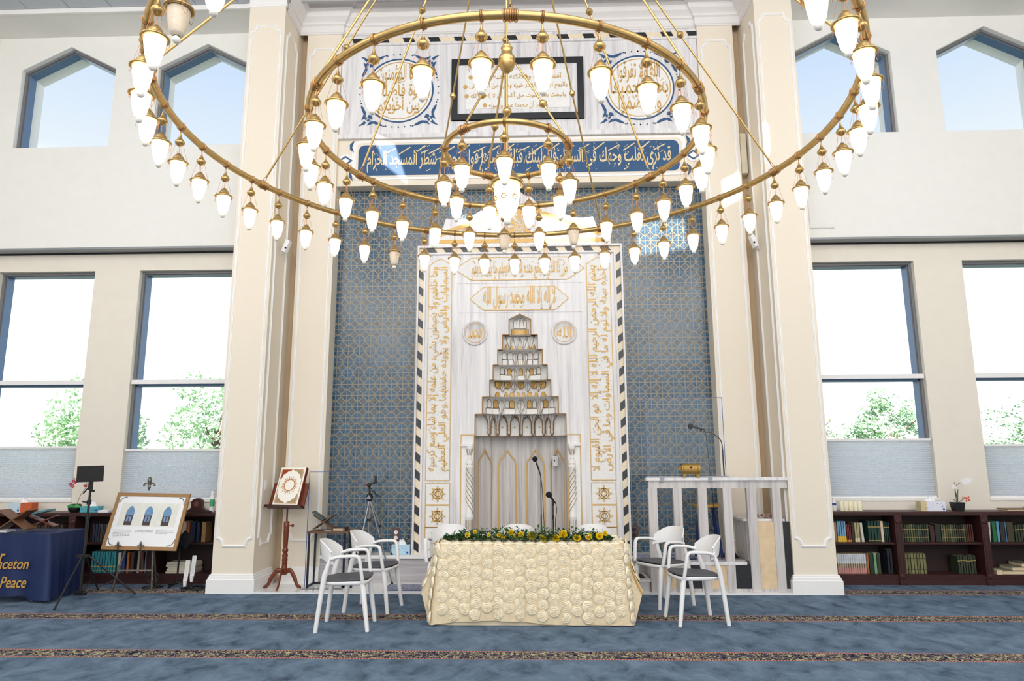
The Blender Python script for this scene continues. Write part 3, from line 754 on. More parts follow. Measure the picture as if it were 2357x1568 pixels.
panel('inscription_panel', vpoly(.92, 1.24, 1.285, 4.30), ['بسم الله الرحمن الرحيم الله لا إله إلا هو الحي القيوم لا', 'تأخذه سنة ولا نوم له ما في السماوات وما في الأرض'], (.945, 1.215, 1.40, 4.18), 'upright gold inscription on the right', 1, 90)
# star squares below the upright panels
def star_square(x0, x1, z0, z1):
    p = part(MI, 'star_panel', MB().box(x0, x1, YM-.006, YM, z0, z1), M_CARVED)
    mb = MB(); outline(mb, rect(x0, x1, z0, z1), face(YM-.006), .010, .004); x, z = (x0+x1)/2, (z0+z1)/2; f = face(YM-.006)
    for a0 in (0, pi/4):
        outline(mb, circle(x, z, .085, 4, a0+pi/4), f, .010, .006); 
    for k in range(8):
        a = pi/8*2*k; mb.prism(circle(x+.098*cos(a), z+.098*sin(a), .010, 6), YM-.013, YM-.006)
    outline(mb, circle(x, z, .035, 16), f, .009, .006)
    for k in range(4): outline(mb, [(x, z-.06), (x+(k-1.5)*.03, z), (x, z+.065)], f, .008, .006, False)
    part(p, 'gold_star', mb, M_GOLD)
for x0, x1 in ((-1.245, -.93), (.92, 1.235)):
    for z in (.975, .69, .41): star_square(x0, x1, z, z+.275)
# name roundels
def roundel(x, z, s, label):
    p = part(MI, 'roundel', MB().lathe([(.172, 0), (.172, .02), (.16, .03), (.148, .022), (.14, .012), (.0001, .012)], 40, (x, YM, z), axis=(0, -1, 0)), M_MARBLE, label=label)
    mb = MB(); outline(mb, circle(x, z, .133, 40), face(YM-.012), .006, .005); lettering([s], x-.095, x+.095, z-.075, z+.085, face(YM-.012), .006, mb, marks=4, bold=.01, rnd=random.Random(9)); part(p, 'lettering', mb, M_GOLD)
roundel(-.61, 3.246, 'محمد', 'round plaque with gold name on the left'); roundel(.60, 3.246, 'الله', 'round plaque with gold name on the right')
# joints scored in the marble front
for x0, x1, z in ((-.86, .86, 3.935), (-.86, .86, 3.525)): part(MI, 'joint', MB().box(x0, x1, YM-.003, YM, z, z+.006), M_MARBLE_G)
for x in (-.87, .85): part(MI, 'fillet', MB().box(x, x+.018, YM-.012, YM, .4, 3.95), M_MARBLE)
# colonnettes either side of the niche, in gold-lined frames
for s in (-1, 1):
    x0, x1 = sorted((s*.625, s*.79))
    mb = MB(); outline(mb, [(s*.617, .36), (s*.787, .36), (s*.787, 1.875), (s*.617, 1.875)], face(YM), .012, .006); part(MI, 'column_border', mb, M_GOLD)
    part(MI, 'column_backing', MB().box(x0+.012, x1-.012, YM-.012, YM, .36, 1.72), M_CARVED)
    c = (s*.672, YM-.01); r = .046
    col = part(MI, 'colonnette', MB().lathe([(r, .36), (r, .80), (r*1.15, .81), (r*1.15, .83), (r, .84), (r, 1.44), (r*1.1, 1.445), (r*1.1, 1.475), (r*.9, 1.48), (r, 1.53), (r*.45, 1.575), (r*.55, 1.59), (r*.4, 1.60), (r*.95, 1.69), (r*1.05, 1.70), (r*1.05, 1.73)], 16, (c[0], c[1], 0)), M_CARVED)
    mb = MB()
    for k in range(9):
        z0 = .86+k*.07; mb.tube([(c[0]+r*1.01*cos(-pi+t), c[1]+r*1.01*sin(-pi+t)*1.0, z0+(.20*t/pi if s > 0 else .20*(1-t/pi))*1.0) for t in [pi*i/8 for i in range(9)] if z0+.20 < 1.52], .004, 5) if z0+.2 < 1.52 else None
    for k in range(5):
        a = -pi+pi*(k+.5)/5
        for za, zb, ra, rb in ((1.485, 1.56, .95, .6), (1.61, 1.685, .5, .98), (.40, .78, 1.01, 1.01)): mb.tube([(c[0]+r*ra*1.02*cos(a), c[1]+r*ra*1.02*sin(a), za), (c[0]+r*rb*1.02*cos(a), c[1]+r*rb*1.02*sin(a), zb)], .003, 4)
    part(col, 'carved_line', mb, M_BROWN_LINE)
    part(MI, 'abacus', MB().box(x0+.006, x1-.006, YM-.05, YM, 1.725, 1.755), M_CARVED)
# the niche itself: half-polygon behind the front
def arc(w, d, n=10, y=YM+.10): return [(-w*cos(pi*i/n), y+d*sin(pi*i/n)) for i in range(n+1)]
def band(pts, z0, z1): return MB().add([(x, y, z0) for x, y in pts]+[(x, y, z1) for x, y in pts], [(i, i+1, i+1+len(pts), i+len(pts)) for i in range(len(pts)-1)], 0, False)
ND = .44
part(MI, 'niche_wall', band([(-NW, YM)]+arc(NW, ND, 8)+[(NW, YM)], .36, 1.86), M_MARBLE_G)
part(MI, 'niche_floor', MB().add([(x, y, .365) for x, y in [(-NW, YM)]+arc(NW, ND, 8)+[(NW, YM)]], [tuple(range(11))]), M_MARBLE_G)
def on_arc(u, w, d):
    """point and tangent frame on the niche curve, u in -1..1"""
    t = pi*(u+1)/2; return Vector((-w*cos(t), YM+.10+d*sin(t), 0)), Vector((sin(t)*w, d*cos(t), 0)).normalized()
for u in (-.62, -.21, .21, .62):
    p, t = on_arc(u, NW*.985, ND*.97); hw = .125; nrm = Vector((t.y, -t.x, 0))
    pts = [(-hw, .40), (-hw, 1.47), (-hw*.85, 1.54), (-hw*.45, 1.60), (0, 1.685), (hw*.45, 1.60), (hw*.85, 1.54), (hw, 1.47), (hw, .40)]
    mb = MB(); outline(mb, pts, lambda a, b, o: tuple(p+t*a+nrm*(o+.012)+Vector((0, 0, b))), .016, .006, False); part(MI, 'gold_arch', mb, M_GOLD)
# muqarnas tiers
DEP = [.09, .13, .16, .19, .22, .25, .29]
K = .001178
for i, (w, z0, z1) in enumerate(TI):
    d = DEP[i]; H = z1-z0; up_w = TI[i-1][0] if i else 0
    pts = [(-w, YM)]+arc(w, d, 12, YM+.03)+[(w, YM)]
    tier = part(MI, 'muqarnas_tier', band(pts, z0, z1 if i else z1+.07), M_CARVED)
    part(tier, 'tier_ceiling', MB().add([(x, y, z1 if i else z1+.06) for x, y in pts], [tuple(range(len(pts)))[::-1]]), M_CARVED)
    mb = MB()
    outline(mb, [(-w, z0), (-w, z1)], fm, .013, .006, False); outline(mb, [(w, z1), (w, z0)], fm, .013, .006, False)
    if i: outline(mb, [(-w, z1), (-up_w, z1)], fm, .013, .006, False); outline(mb, [(up_w, z1), (w, z1)], fm, .013, .006, False)
    else: outline(mb, [(-w, z1), (0, 3.502), (w, z1)], fm, .013, .006, False)
    mb.tube([(x*.985, y-.01, z0+.006) for x, y in arc(w, d, 14, YM+.03)], .005, 5)
    part(tier, 'gold_edge', mb, M_BROWN_LINE)
    LN = MB()
    def at_(x):
        c = max(-.995, min(.995, x/w)); t = math.acos(-c)
        return Vector((-w*cos(t)*.99, YM+.03+d*sin(t)*.98, 0)), Vector((sin(t)*w, d*cos(t), 0)).normalized()
    def cell(name, x, poly, dep, m, lift=0.0, tip=0.0, edge=True):
        """poly of (a, f): a in zoomed px about the cell's axis, f the height as a share of the tier"""
        p, t = at_(x*K); nrm = Vector((t.y, -t.x, 0)); fs_ = max(.45, t.x)
        mp = lambda a, o, b: tuple(p+t*a+nrm*o+Vector((0, 0, b)))
        P = [(a*K/fs_, z0+f*H) for a, f in poly]; n = len(P); cx = sum(a for a, b in P)/n; cz = sum(b for a, b in P)/n
        V = [mp(a, lift-.004, b) for a, b in P]+[mp(a*.93+cx*.07, lift+dep, b*.93+cz*.07) for a, b in P]
        if tip: V.append(mp(cx, lift+dep+tip, cz)); fs = [(n+k, n+(k+1) % n, 2*n) for k in range(n)]
        else: fs = [tuple(range(n, 2*n))]
        part(tier, name, MB().add(V, fs+[(k, (k+1) % n, n+(k+1) % n, n+k) for k in range(n)]), m)
        if edge: LN.tube([mp(a, lift+dep*.7, b) for a, b in P], .0042, 4, True)
        if tip:
            top = max(range(n), key=lambda k: P[k][1]); bot = min(range(n), key=lambda k: P[k][1])
            LN.tube([mp(*[P[top][0]], lift+dep, P[top][1]), mp(cx, lift+dep+tip+.002, cz), mp(P[bot][0], lift+dep, P[bot][1])], .0034, 4)
    G, C_ = M_GOLD, M_CARVED
    box_ = lambda hw, a, b: [(-hw, a), (hw, a), (hw, b), (-hw, b)]
    kite = lambda hw, a, b, k=.62: [(0, a), (hw, a+(b-a)*k), (hw*.5, b-(b-a)*.08), (0, b), (-hw*.5, b-(b-a)*.08), (-hw, a+(b-a)*k)]
    arch_ = lambda hw, a, b: [(-hw, a), (hw, a), (hw, b-(b-a)*.25), (0, b), (-hw, b-(b-a)*.25)]
    tri = lambda hw, a, b: [(-hw, a), (hw, a), (0, b)]
    vee = lambda hw, a, b: [(0, a), (hw, b), (-hw, b)]
    if i == 0:
        for x, hw, m in ((-82, 18, G), (-38, 22, G), (0, 20, G), (38, 22, G), (82, 18, G)): cell('gold_facet', x, box_(hw, .03, .42), .012, m)
        for x in (-60, -22, 22, 60): cell('petal_facet', x, [(-19, .48), (19, .48), (15, .95), (-x*.22, 1.28-abs(x)*.003), (-15, .95)], .012, C_)
    elif i == 1:
        for x in (-128, -44, 44, 128): cell('kite_facet', x, vee(44, .04, .97), .02, C_, tip=.012)
        for x, hw in ((-98, 24), (0, 42), (98, 24)): cell('gold_facet', x, tri(hw, .03, .36), .024, G)
        for x in (-168, 168): cell('side_facet', x, tri(22, .03, .42), .02, G)
    elif i == 2:
        for x in (-62, 62): cell('kite_facet', x, kite(27, .02, .9), .018, C_, tip=.02)
        for x in (-120, 0, 118): cell('box_facet', x, box_(26, .03, .42), .028, C_); cell('arch_facet', x, arch_(30, .44, .96), .006, C_)
        cell('gold_facet', 0, box_(5, .06, .40), .032, G, edge=False)
        for x in (-190, 190): cell('box_facet', x, box_(28, .03, .40), .028, C_); cell('side_facet', x, arch_(24, .44, .94), .01, C_)
    elif i == 3:
        for x in (-78, 80): cell('kite_facet', x, kite(32, .02, .86), .018, C_, tip=.022)
        for x in (-128, 5, 132): cell('gold_cell', x, arch_(24, .44, .92), .006, G)
        for x in (-155, 5, 158): cell('box_facet', x, box_(40, .03, .38), .03, C_)
        for x in (-215, 218): cell('box_facet', x, box_(30, .05, .42), .028, C_); cell('side_facet', x, arch_(22, .46, .95), .01, C_)
        for x in (-170, 170): cell('arch_facet', x, arch_(15, .44, .92), .006, C_)
    elif i == 4:
        for x in (-268, -158, 5, 165, 266): cell('gold_boss', x, [(-34, .72), (-18, .56), (18, .56), (34, .72), (34, .97), (-34, .97)], .03, G, tip=.012)
        for x in (-215, -78, 85, 215): cell('kite_facet', x, kite(30, .34, .96, .5), .012, C_, tip=.012)
        for x, hw in ((-272, 34), (-172, 24), (-102, 38), (-27, 22), (38, 22), (108, 38), (188, 24), (272, 34)): cell('gold_facet', x, [(-hw, .03), (hw, .03), (hw*.35, .34), (-hw*.35, .34)], .02, G)
    elif i == 5:
        for x, hw in ((-232, 34), (3, 48), (238, 34)): cell('kite_facet', x, kite(hw, .02, .92), .02, C_, tip=.025)
        for x in (-292, -102, 103, 293): cell('gold_cell', x, arch_(27, .42, .92), .006, G)
        for x in (-165, -102, 103, 165, -300, 300): cell('box_facet', x, box_(34, .04, .38), .03, C_)
        for x in (-160, 162, -368, 368): cell('arch_facet', x, arch_(22, .42, .93), .008, C_)
        for x in (-375, 375): cell('box_facet', x, box_(36, .04, .38), .03, C_)
    else:
        PX = (-387, -287, -147, 0, 148, 288, 386)
        for x in PX:
            p, t = at_(x*K*.97); nrm = Vector((t.y, -t.x, 0)); c = p+nrm*.035
            pr = [(.001, .02), (.016, .12), (.024, .18), (.019, .36), (.027, .40), (.020, .45), (.026, .68), (.062, .92), (.078, .985)]
            part(tier, 'pendant', MB().lathe([(r_, z0+f*H) for r_, f in pr], 8, (c.x, c.y, 0), sm=False, caps=False), C_)
            for q in range(5):
                an = -pi/2+(q-2)*.72
                LN.tube([(c.x+(r_+.002)*cos(an), c.y+(r_+.002)*sin(an), z0+f*H) for r_, f in pr], .004, 4)
        for x0_, x1_ in zip(PX, PX[1:]):
            p2, t2 = at_((x0_+x1_)/2*K); n2 = Vector((t2.y, -t2.x, 0))
            part(tier, 'gold_stud', MB().ball(p2+n2*.006+Vector((0, 0, z0+.44*H)), .011, 8, 5), G)
            hw = (x1_-x0_)/2-18; cell('arch_facet', (x0_+x1_)/2, [(-hw, .03), (hw, .03), (hw, .62), (hw*.6, .82), (0, .93), (-hw*.6, .82), (-hw, .62)], .004, C_)
    part(tier, 'facet_lines', LN, M_BROWN_LINE, kind='stuff')
# ================================================================ chandelier
def lamp_glass():
    m, nt, b = new_mat('lit_lamp_glass')
    lw = nt.nodes.new('ShaderNodeLayerWeight'); lw.inputs[0].default_value = .35
    c = ramp(nt, lw.outputs['Facing'], [(.0, (1, .95, .84)), (.6, (1, .84, .55)), (1, (1, .62, .25))])
    nt.links.new(c, b.inputs['Emission Color']); b.inputs['Emission Strength'].default_value = LAMP
    b.inputs['Base Color'].default_value = (.9, .85, .75, 1); return m
LAMP = 2.6
M_LAMP = lamp_glass()
M_LAMP_OFF = mat('frosted_lamp_glass', (232, 214, 190), .35, var=.06, scale=60)
M_LAMP_CLEAR = mat('clear_glass_drop', (250, 244, 232), .1, var=.02)
M_WIRE = mat('copper_wire', (196, 140, 96), .4, .8)
CX, CY, ZTOP = 0.0, 4.71, 6.94
CH = thing('chandelier', 'huge brass three-ring chandelier with dozens of hanging glass lanterns', 'chandelier', (CX, CY, 3.4))
RINGS = (('outer', 2.367, 3.943, .026), ('middle', 1.407, 3.900, .025), ('inner', .457, 3.786, .021))
for nm, R, z, r in RINGS:
    part(CH, 'ring', MB().tube([(CX+R*cos(2*pi*i/144), CY+R*sin(2*pi*i/144), z) for i in range(144)], r, 14, True), M_BRASS, label=nm+' brass ring')
# one lantern, hung from (0,0,0) at the ring's underside
def lantern_meshes(k=1.0):
    cap = MB(); S = lambda pr: [(r*k, z*k) for r, z in pr]
    cap.lathe(S([(.0001, -.178), (.011, -.180), (.015, -.188), (.023, -.193), (.035, -.210), (.042, -.226), (.047, -.237), (.063, -.243), (.071, -.249), (.071, -.254), (.064, -.258), (.054, -.255)]), 20, caps=False)
    fin = MB().lathe(S([(.004, -.024), (.005, -.032), (.009, -.048), (.016, -.066), (.025, -.078), (.033, -.088), (.035, -.096), (.031, -.106), (.020, -.117), (.008, -.124), (.0001, -.126)]), 14, caps=False)
    hook = MB().tube([(.006*k*cos(t), 0, k*(-.004+.008*sin(t))) for t in [i*pi/4 for i in range(8)]], .0022*k, 5, True)
    hook.tube([(0, .005*k*cos(t), k*(-.016+.009*sin(t))) for t in [i*pi/4 for i in range(8)]], .002*k, 5, True)
    wires = MB()
    for i in range(4):
        a = pi/4+i*pi/2; wires.tube([(.026*k*cos(a), .026*k*sin(a), -.108*k), (.064*k*cos(a), .064*k*sin(a), -.248*k)], .0011*k, 4, caps=False)
    wires.tube([(0, 0, -.12*k), (0, 0, -.185*k)], .0022*k, 5)
    for i in range(4):
        a = i*pi/2; wires.tube([((.068-.004*t)*k*cos(a+t*.3), (.068-.004*t)*k*sin(a+t*.3), (-.254-.05*sin(t*pi/2))*k) for t in (0, .5, 1, 1.5, 2)], .0011*k, 4, caps=False)
    glass = MB().lathe(S([(.050, -.253), (.053, -.260), (.0515, -.280), (.048, -.305), (.044, -.330), (.039, -.355), (.034, -.375), (.028, -.388), (.016, -.394)]), 18, caps=False)
    drop = MB().ball((0, 0, -.411*k), .020*k, 12, 8)
    return cap, fin, hook, wires, glass, drop
cap, fin, hook, wires, glass, drop = lantern_meshes()
ME = dict(cap=cap.mesh('lantern', M_BRASS), fin=fin.mesh('finial', M_BRASS), hook=hook.mesh('hook', M_COPPER), wires=wires.mesh('wires', M_WIRE), on=glass.mesh('glass_shade', M_LAMP), off=glass.mesh('glass_shade', M_LAMP_OFF), drop=drop.mesh('glass_drop', M_LAMP_CLEAR))
clampm = MB().tube([(0, .0285*cos(t), .0285*sin(t)) for t in [2*pi*i/16 for i in range(16)]], .0045, 6, True)
for dx in (-.008, .008): clampm.tube([(dx, .0285*cos(t), .0285*sin(t)) for t in [2*pi*i/16 for i in range(16)]], .003, 5, True)
CLAMP = clampm.mesh('clamp', M_COPPER)
def lantern(R, z, ang, lit=True, drop_=.03):
    a = radians(ang); p = Vector((R*cos(a), R*sin(a), z-3.4-drop_))
    o = link('lantern', ME['cap'], CH, p); o.rotation_euler = (0, 0, a+random.uniform(-.3, .3))
    link('finial', ME['fin'], o); link('hook', ME['hook'], o); link('wires', ME['wires'], o)['kind'] = 'stuff'
    link('glass_shade', ME['on'] if lit else ME['off'], o); link('glass_drop', ME['drop'], o)
    c = link('clamp', CLAMP, CH, (R*cos(a), R*sin(a), z-3.4)); c.rotation_euler = (0, 0, a+pi/2)
for k in range(46):
    ang = 35.5+7.826*k
    d = (ang+180) % 360-180
    if -119 < d < -56: continue                     # the arc passing over and behind the camera shows nothing
    lantern(2.367, 3.943, ang, not (-131 < d < -127 or 121 < d < 128))
for k in range(27): lantern(1.407, 3.900, -93.33+13.333*k, k not in (12, 14))
for k in range(9): lantern(.457, 3.786, -90+40*k, True, .026)
# joints on the rings
def joint(R, z, ang, r):
    a = radians(ang); mb = MB()
    for i in range(7):
        b = a+(i-3)*.012/R; c = Vector((CX+R*cos(b), CY+R*sin(b), z)); t = Vector((-sin(b), cos(b), 0)); u = Vector((cos(b), sin(b), 0))
        mb.tube([c+(u*cos(q)+Vector((0, 0, 1))*sin(q))*(r+.004) for q in [2*pi*j/14 for j in range(14)]], .0055, 6, True)
    for i in (-2.5, 0, 2.5):
        b = a+i*.012/R; mb.ball((CX+R*cos(b), CY+R*sin(b), z-r-.012), .007, 8, 5)
    part(CH, 'joint', mb, M_COPPER)
ROD = [(2.367, 3.943, 22.5+45*k-(3 if k == 0 else 0), .026) for k in range(8)]+[(1.407, 3.900, 33+60*k, .025) for k in range(6)]
top = Vector((CX, CY, ZTOP))
for R, z, ang, r in ROD:
    if R > 2 and -130 < (ang+180) % 360-180 < -50: continue
    a = radians(ang); e = Vector((CX+R*cos(a), CY+R*sin(a), z+r)); d = (top-e).normalized()
    mb = MB().tube([e+d*.055, top], .0085, 8)
    rod = part(CH, 'rod', mb, M_BRASS)
    L = (top-e).length
    for f in ((.36, .72) if R > 2 else (.43, .86)):
        c = e+d*L*f; part(rod, 'bead', MB().lathe([(.008, -.034), (.014, -.028), (.026, -.012), (.030, -.002), (.032, 0), (.030, .004), (.024, .016), (.012, .028), (.008, .034)], 14, c, axis=d), M_BRASS)
    mb = MB().tube([e+d*(.03+.026*cos(t))+Vector((0, 0, 1)).cross(d).normalized()*.012*sin(t) for t in [i*pi/5 for i in range(10)]], .0028, 5, True); part(rod, 'shackle', mb, M_COPPER)
    joint(R, z, ang, r)
part(CH, 'top_collar', MB().lathe([(.03, -.12), (.07, -.08), (.09, 0), (.06, .06), (.03, .1), (.03, 1.0)], 20, top), M_BRASS)
# hub that carries the inner ring and the big lantern
hz = 4.53
part(CH, 'hub', MB().lathe([(.008, -.12), (.018, -.11), (.045, -.085), (.062, -.05), (.066, -.03), (.060, -.02), (.066, -.008), (.058, .02), (.05, .03), (.042, .04), (.04, .085), (.046, .09), (.03, .12), (.008, .13)], 22, (CX, CY, hz)), M_BRASS)
mb = MB().tube([(CX, CY, hz+.13), (CX, CY, 4.90)], .004, 6); mb.tube([(CX, CY, 4.90), (CX, CY, ZTOP)], .011, 8); part(CH, 'centre_rod', mb, M_BRASS)
for ang in (112, -128, -16):
    a = radians(ang); e = Vector((CX+.457*cos(a), CY+.457*sin(a), 3.786+.02)); b = Vector((CX+.06*cos(a), CY+.06*sin(a), hz-.03)); d = (b-e).normalized(); L = (b-e).length
    rod = part(CH, 'rod', MB().tube([e+d*.05, b-d*.04], .008, 8), M_BRASS)
    part(rod, 'bead', MB().lathe([(.008, -.034), (.026, -.012), (.032, 0), (.024, .016), (.008, .034)], 14, e+d*L*.45, axis=d), M_BRASS)
    mb = MB()
    for q in (e+d*.03, b-d*.02): mb.tube([q+d*.022*cos(t)+Vector((0, 0, 1)).cross(d).normalized()*.01*sin(t) for t in [i*pi/5 for i in range(10)]], .0025, 5, True)
    part(rod, 'shackle', mb, M_COPPER); joint(.457, 3.786, ang, .021)
part(CH, 'lower_rod', MB().tube([(CX, CY, hz-.12), (CX, CY, 3.665)], .0075, 8), M_BRASS)
part(CH, 'lower_bead', MB().lathe([(.008, -.04), (.03, -.012), (.036, 0), (.028, .02), (.008, .04)], 14, (CX, CY, 4.10)), M_BRASS)
big = part(CH, 'lantern', MB().lathe([(.0001, 3.67), (.02, 3.665), (.03, 3.65), (.05, 3.63), (.085, 3.585), (.098, 3.56), (.118, 3.548), (.125, 3.54), (.125, 3.53), (.112, 3.522), (.09, 3.525)], 28, (CX, CY, 0), caps=False), M_BRASS, label='big central lantern')
g = MB().lathe([(.088, 3.53), (.095, 3.515), (.096, 3.48), (.092, 3.43), (.082, 3.375), (.068, 3.325), (.05, 3.29), (.028, 3.275), (.012, 3.27)], 28, (CX, CY, 0), caps=False)
part(big, 'glass_shade', g, M_LAMP)
part(big, 'glass_drop', MB().ball((CX, CY, 3.245), .028, 14, 8), M_LAMP_CLEAR)
mb = MB()
for k in range(7):
    a = 2*pi*k/7; c = Vector((CX+.0915*cos(a), CY+.0915*sin(a), 3.41)); t = Vector((-sin(a), cos(a), 0)); n = Vector((cos(a), sin(a), 0))
    for j in range(6):
        b = j*pi/3; q = c+(t*cos(b)+Vector((0, 0, 1))*sin(b))*.017
        mb.ball(q+n*(-.0 if sin(b) >= -.5 else -.006), .007, 6, 4)
    mb.ball(c+Vector((0, 0, .055))+n*.004, .006, 6, 4)
part(big, 'gold_blossoms', mb, M_GOLD, kind='stuff')
# ================================================================ chairs
M_SEATGREY = mat('grey_seat_pad', (84, 86, 92), .6, var=.04)
def chair_meshes():
    M = {}
    def back(u, v):
        x = 2*u-1
        zt = .805-.10*abs(x)**3.6; zb = .632-.035*abs(x)**3
        z = zb+(zt-zb)*v; y = .232*x*(1-.05*v)
        xx = -.222+.135*abs(x)**2.4-.05*(z-.5)/.3
        return xx, y, z
    mb = MB(); mb.grid(back, 20, 8, flip=True); 
    th = lambda u, v: tuple(Vector(back(u, v))+Vector((.014, 0, 0)))
    mb.grid(th, 20, 8)
    n = 20; ring = [(i/n, 1) for i in range(n+1)]
    for a, b in (((lambda t: (t, 1)), False), ((lambda t: (t, 0)), True)):
        V = [back(*a(i/n)) for i in range(n+1)]+[th(*a(i/n)) for i in range(n+1)]
        mb.add(V, [((i, i+1, n+2+i, n+1+i) if b else (i+1, i, n+1+i, n+2+i)) for i in range(n)], 0, True)
    M['backrest'] = mb.mesh('backrest', M_WHITEPLASTIC)
    for s in (-1, 1):
        p = catmull([(-.115, s*.226, .645), (-.05, s*.238, .664), (.03, s*.244, .670), (.10, s*.245, .672), (.132, s*.245, .664), (.148, s*.244, .640), (.156, s*.242, .600), (.170, s*.235, .51), (.18, s*.222, .435)], 5)
        M['arm%d' % s] = MB().tube(p, .0165, 8, flat=1.4).mesh('armrest', M_WHITEPLASTIC)
        M['rl%d' % s] = MB().tube(catmull([(-.125, s*.225, .66), (-.155, s*.222, .55), (-.185, s*.218, .42), (-.235, s*.228, 0)], 5), [.013]*3+[.018, .020, .022, .024, .0255, .026, .0255, .0245, .0235, .0225, .0215, .0205, .02][:13], 10).mesh('leg', M_WHITEPLASTIC)
        M['fl%d' % s] = MB().tube([(.165, s*.185, .43), (.18, s*.19, .38), (.236, s*.212, 0)], [.02, .026, .019], 10).mesh('leg', M_WHITEPLASTIC)
    def plan(t, k=1.0): # rounded squarish seat outline
        c, s_ = cos(t), sin(t); e = .55
        return (.225*k*abs(c)**e*(1 if c > 0 else -1)+.005, (.222+.01*c)*k*abs(s_)**e*(1 if s_ > 0 else -1))
    n = 32; mb = MB(); pr = [(.90, .405), (.98, .412), (1.0, .425), (1.0, .437), (.97, .444)]; V = []
    for k, z in pr:
        for i in range(n): x, y = plan(2*pi*i/n, k); V.append((x, y, z))
    mb.add(V, [(j*n+i, j*n+(i+1) % n, (j+1)*n+(i+1) % n, (j+1)*n+i) for j in range(len(pr)-1) for i in range(n)], 0, True)
    mb.add(V[:n], [tuple(range(n-1, -1, -1))]); M['seat_frame'] = mb.mesh('seat_frame', M_WHITEPLASTIC)
    mb = MB(); V = []; pr = [(.985, .442), (1.0, .450), (.985, .458), (.8, .456), (.5, .450), (.2, .447)]
    for k, z in pr:
        for i in range(n):
            x, y = plan(2*pi*i/n, k); V.append((x, y, z+.012*max(0, x)/.22-.01*max(0, -x)/.22))
    mb.add(V, [(j*n+i, j*n+(i+1) % n, (j+1)*n+(i+1) % n, (j+1)*n+i) for j in range(len(pr)-1) for i in range(n)], 0, True)
    mb.add(V[-n:], [tuple(range(n))], 0, True); M['seat_pad'] = mb.mesh('seat_pad', M_SEATGREY)
    return M
CM = chair_meshes()
def chair(x, y, deg, label):
    t = thing('armchair', label, 'chair', (x, y, 0), 'white plastic armchairs round the table', radians(deg))
    for k in ('backrest', 'seat_frame', 'seat_pad'): link(k, CM[k], t)
    for s in (-1, 1): link('armrest', CM['arm%d' % s], t); link('leg', CM['rl%d' % s], t); link('leg', CM['fl%d' % s], t)
    return t
chair(-1.615, 6.77, 4, 'white armchair with grey seat, nearer of the two left of the table')
chair(-1.535, 7.55, -9, 'white armchair with grey seat, farther of the two left of the table')
chair(1.735, 7.05, 188, 'white armchair with grey seat, nearer of the two right of the table')
chair(1.56, 7.84, 212, 'white armchair with grey seat, farther of the two right of the table')
chair(-.80, 8.02, -90, 'white armchair behind the table, beside the left star squares')
chair(-.02, 8.02, -90, 'white armchair behind the middle of the table')
chair(.85, 8.02, -90, 'white armchair behind the right end of the table')

# ================================================================ table with rosette cloth and garland
TX0, TX1, TY0, TY1, TZ = -.775, 1.055, 6.85, 7.60, .738
tb = thing('folding_table', 'long folding table hidden under the cream rosette cloth', 'table', ((TX0+TX1)/2, (TY0+TY1)/2, 0))
part(tb, 'tabletop', MB().box(TX0+.01, TX1-.01, TY0+.01, TY1-.01, TZ-.045, TZ-.008), M_WHITEPLASTIC)
for x in (TX0+.15, TX1-.15):
    for y in (TY0+.1, TY1-.1): part(tb, 'leg', MB().tube([(x, y, 0), (x, y, TZ-.045)], .014, 8), M_STEEL)
M_CLOTH = mat('cream_satin', (249, 236, 208), .42, var=.05, scale=24, bmp=.25, bscale=60)
M_CLOTH_SHADE = mat('cream_net_backing', (230, 211, 176), .7, var=.06, scale=24)  # darker cream: shade between the rosettes put into the sheet's colour
M_LINER = mat('cream_liner', (236, 220, 190), .8, var=.05)
M_GOLDTRIM = mat('gold_ribbon', (196, 152, 60), .5, .2)
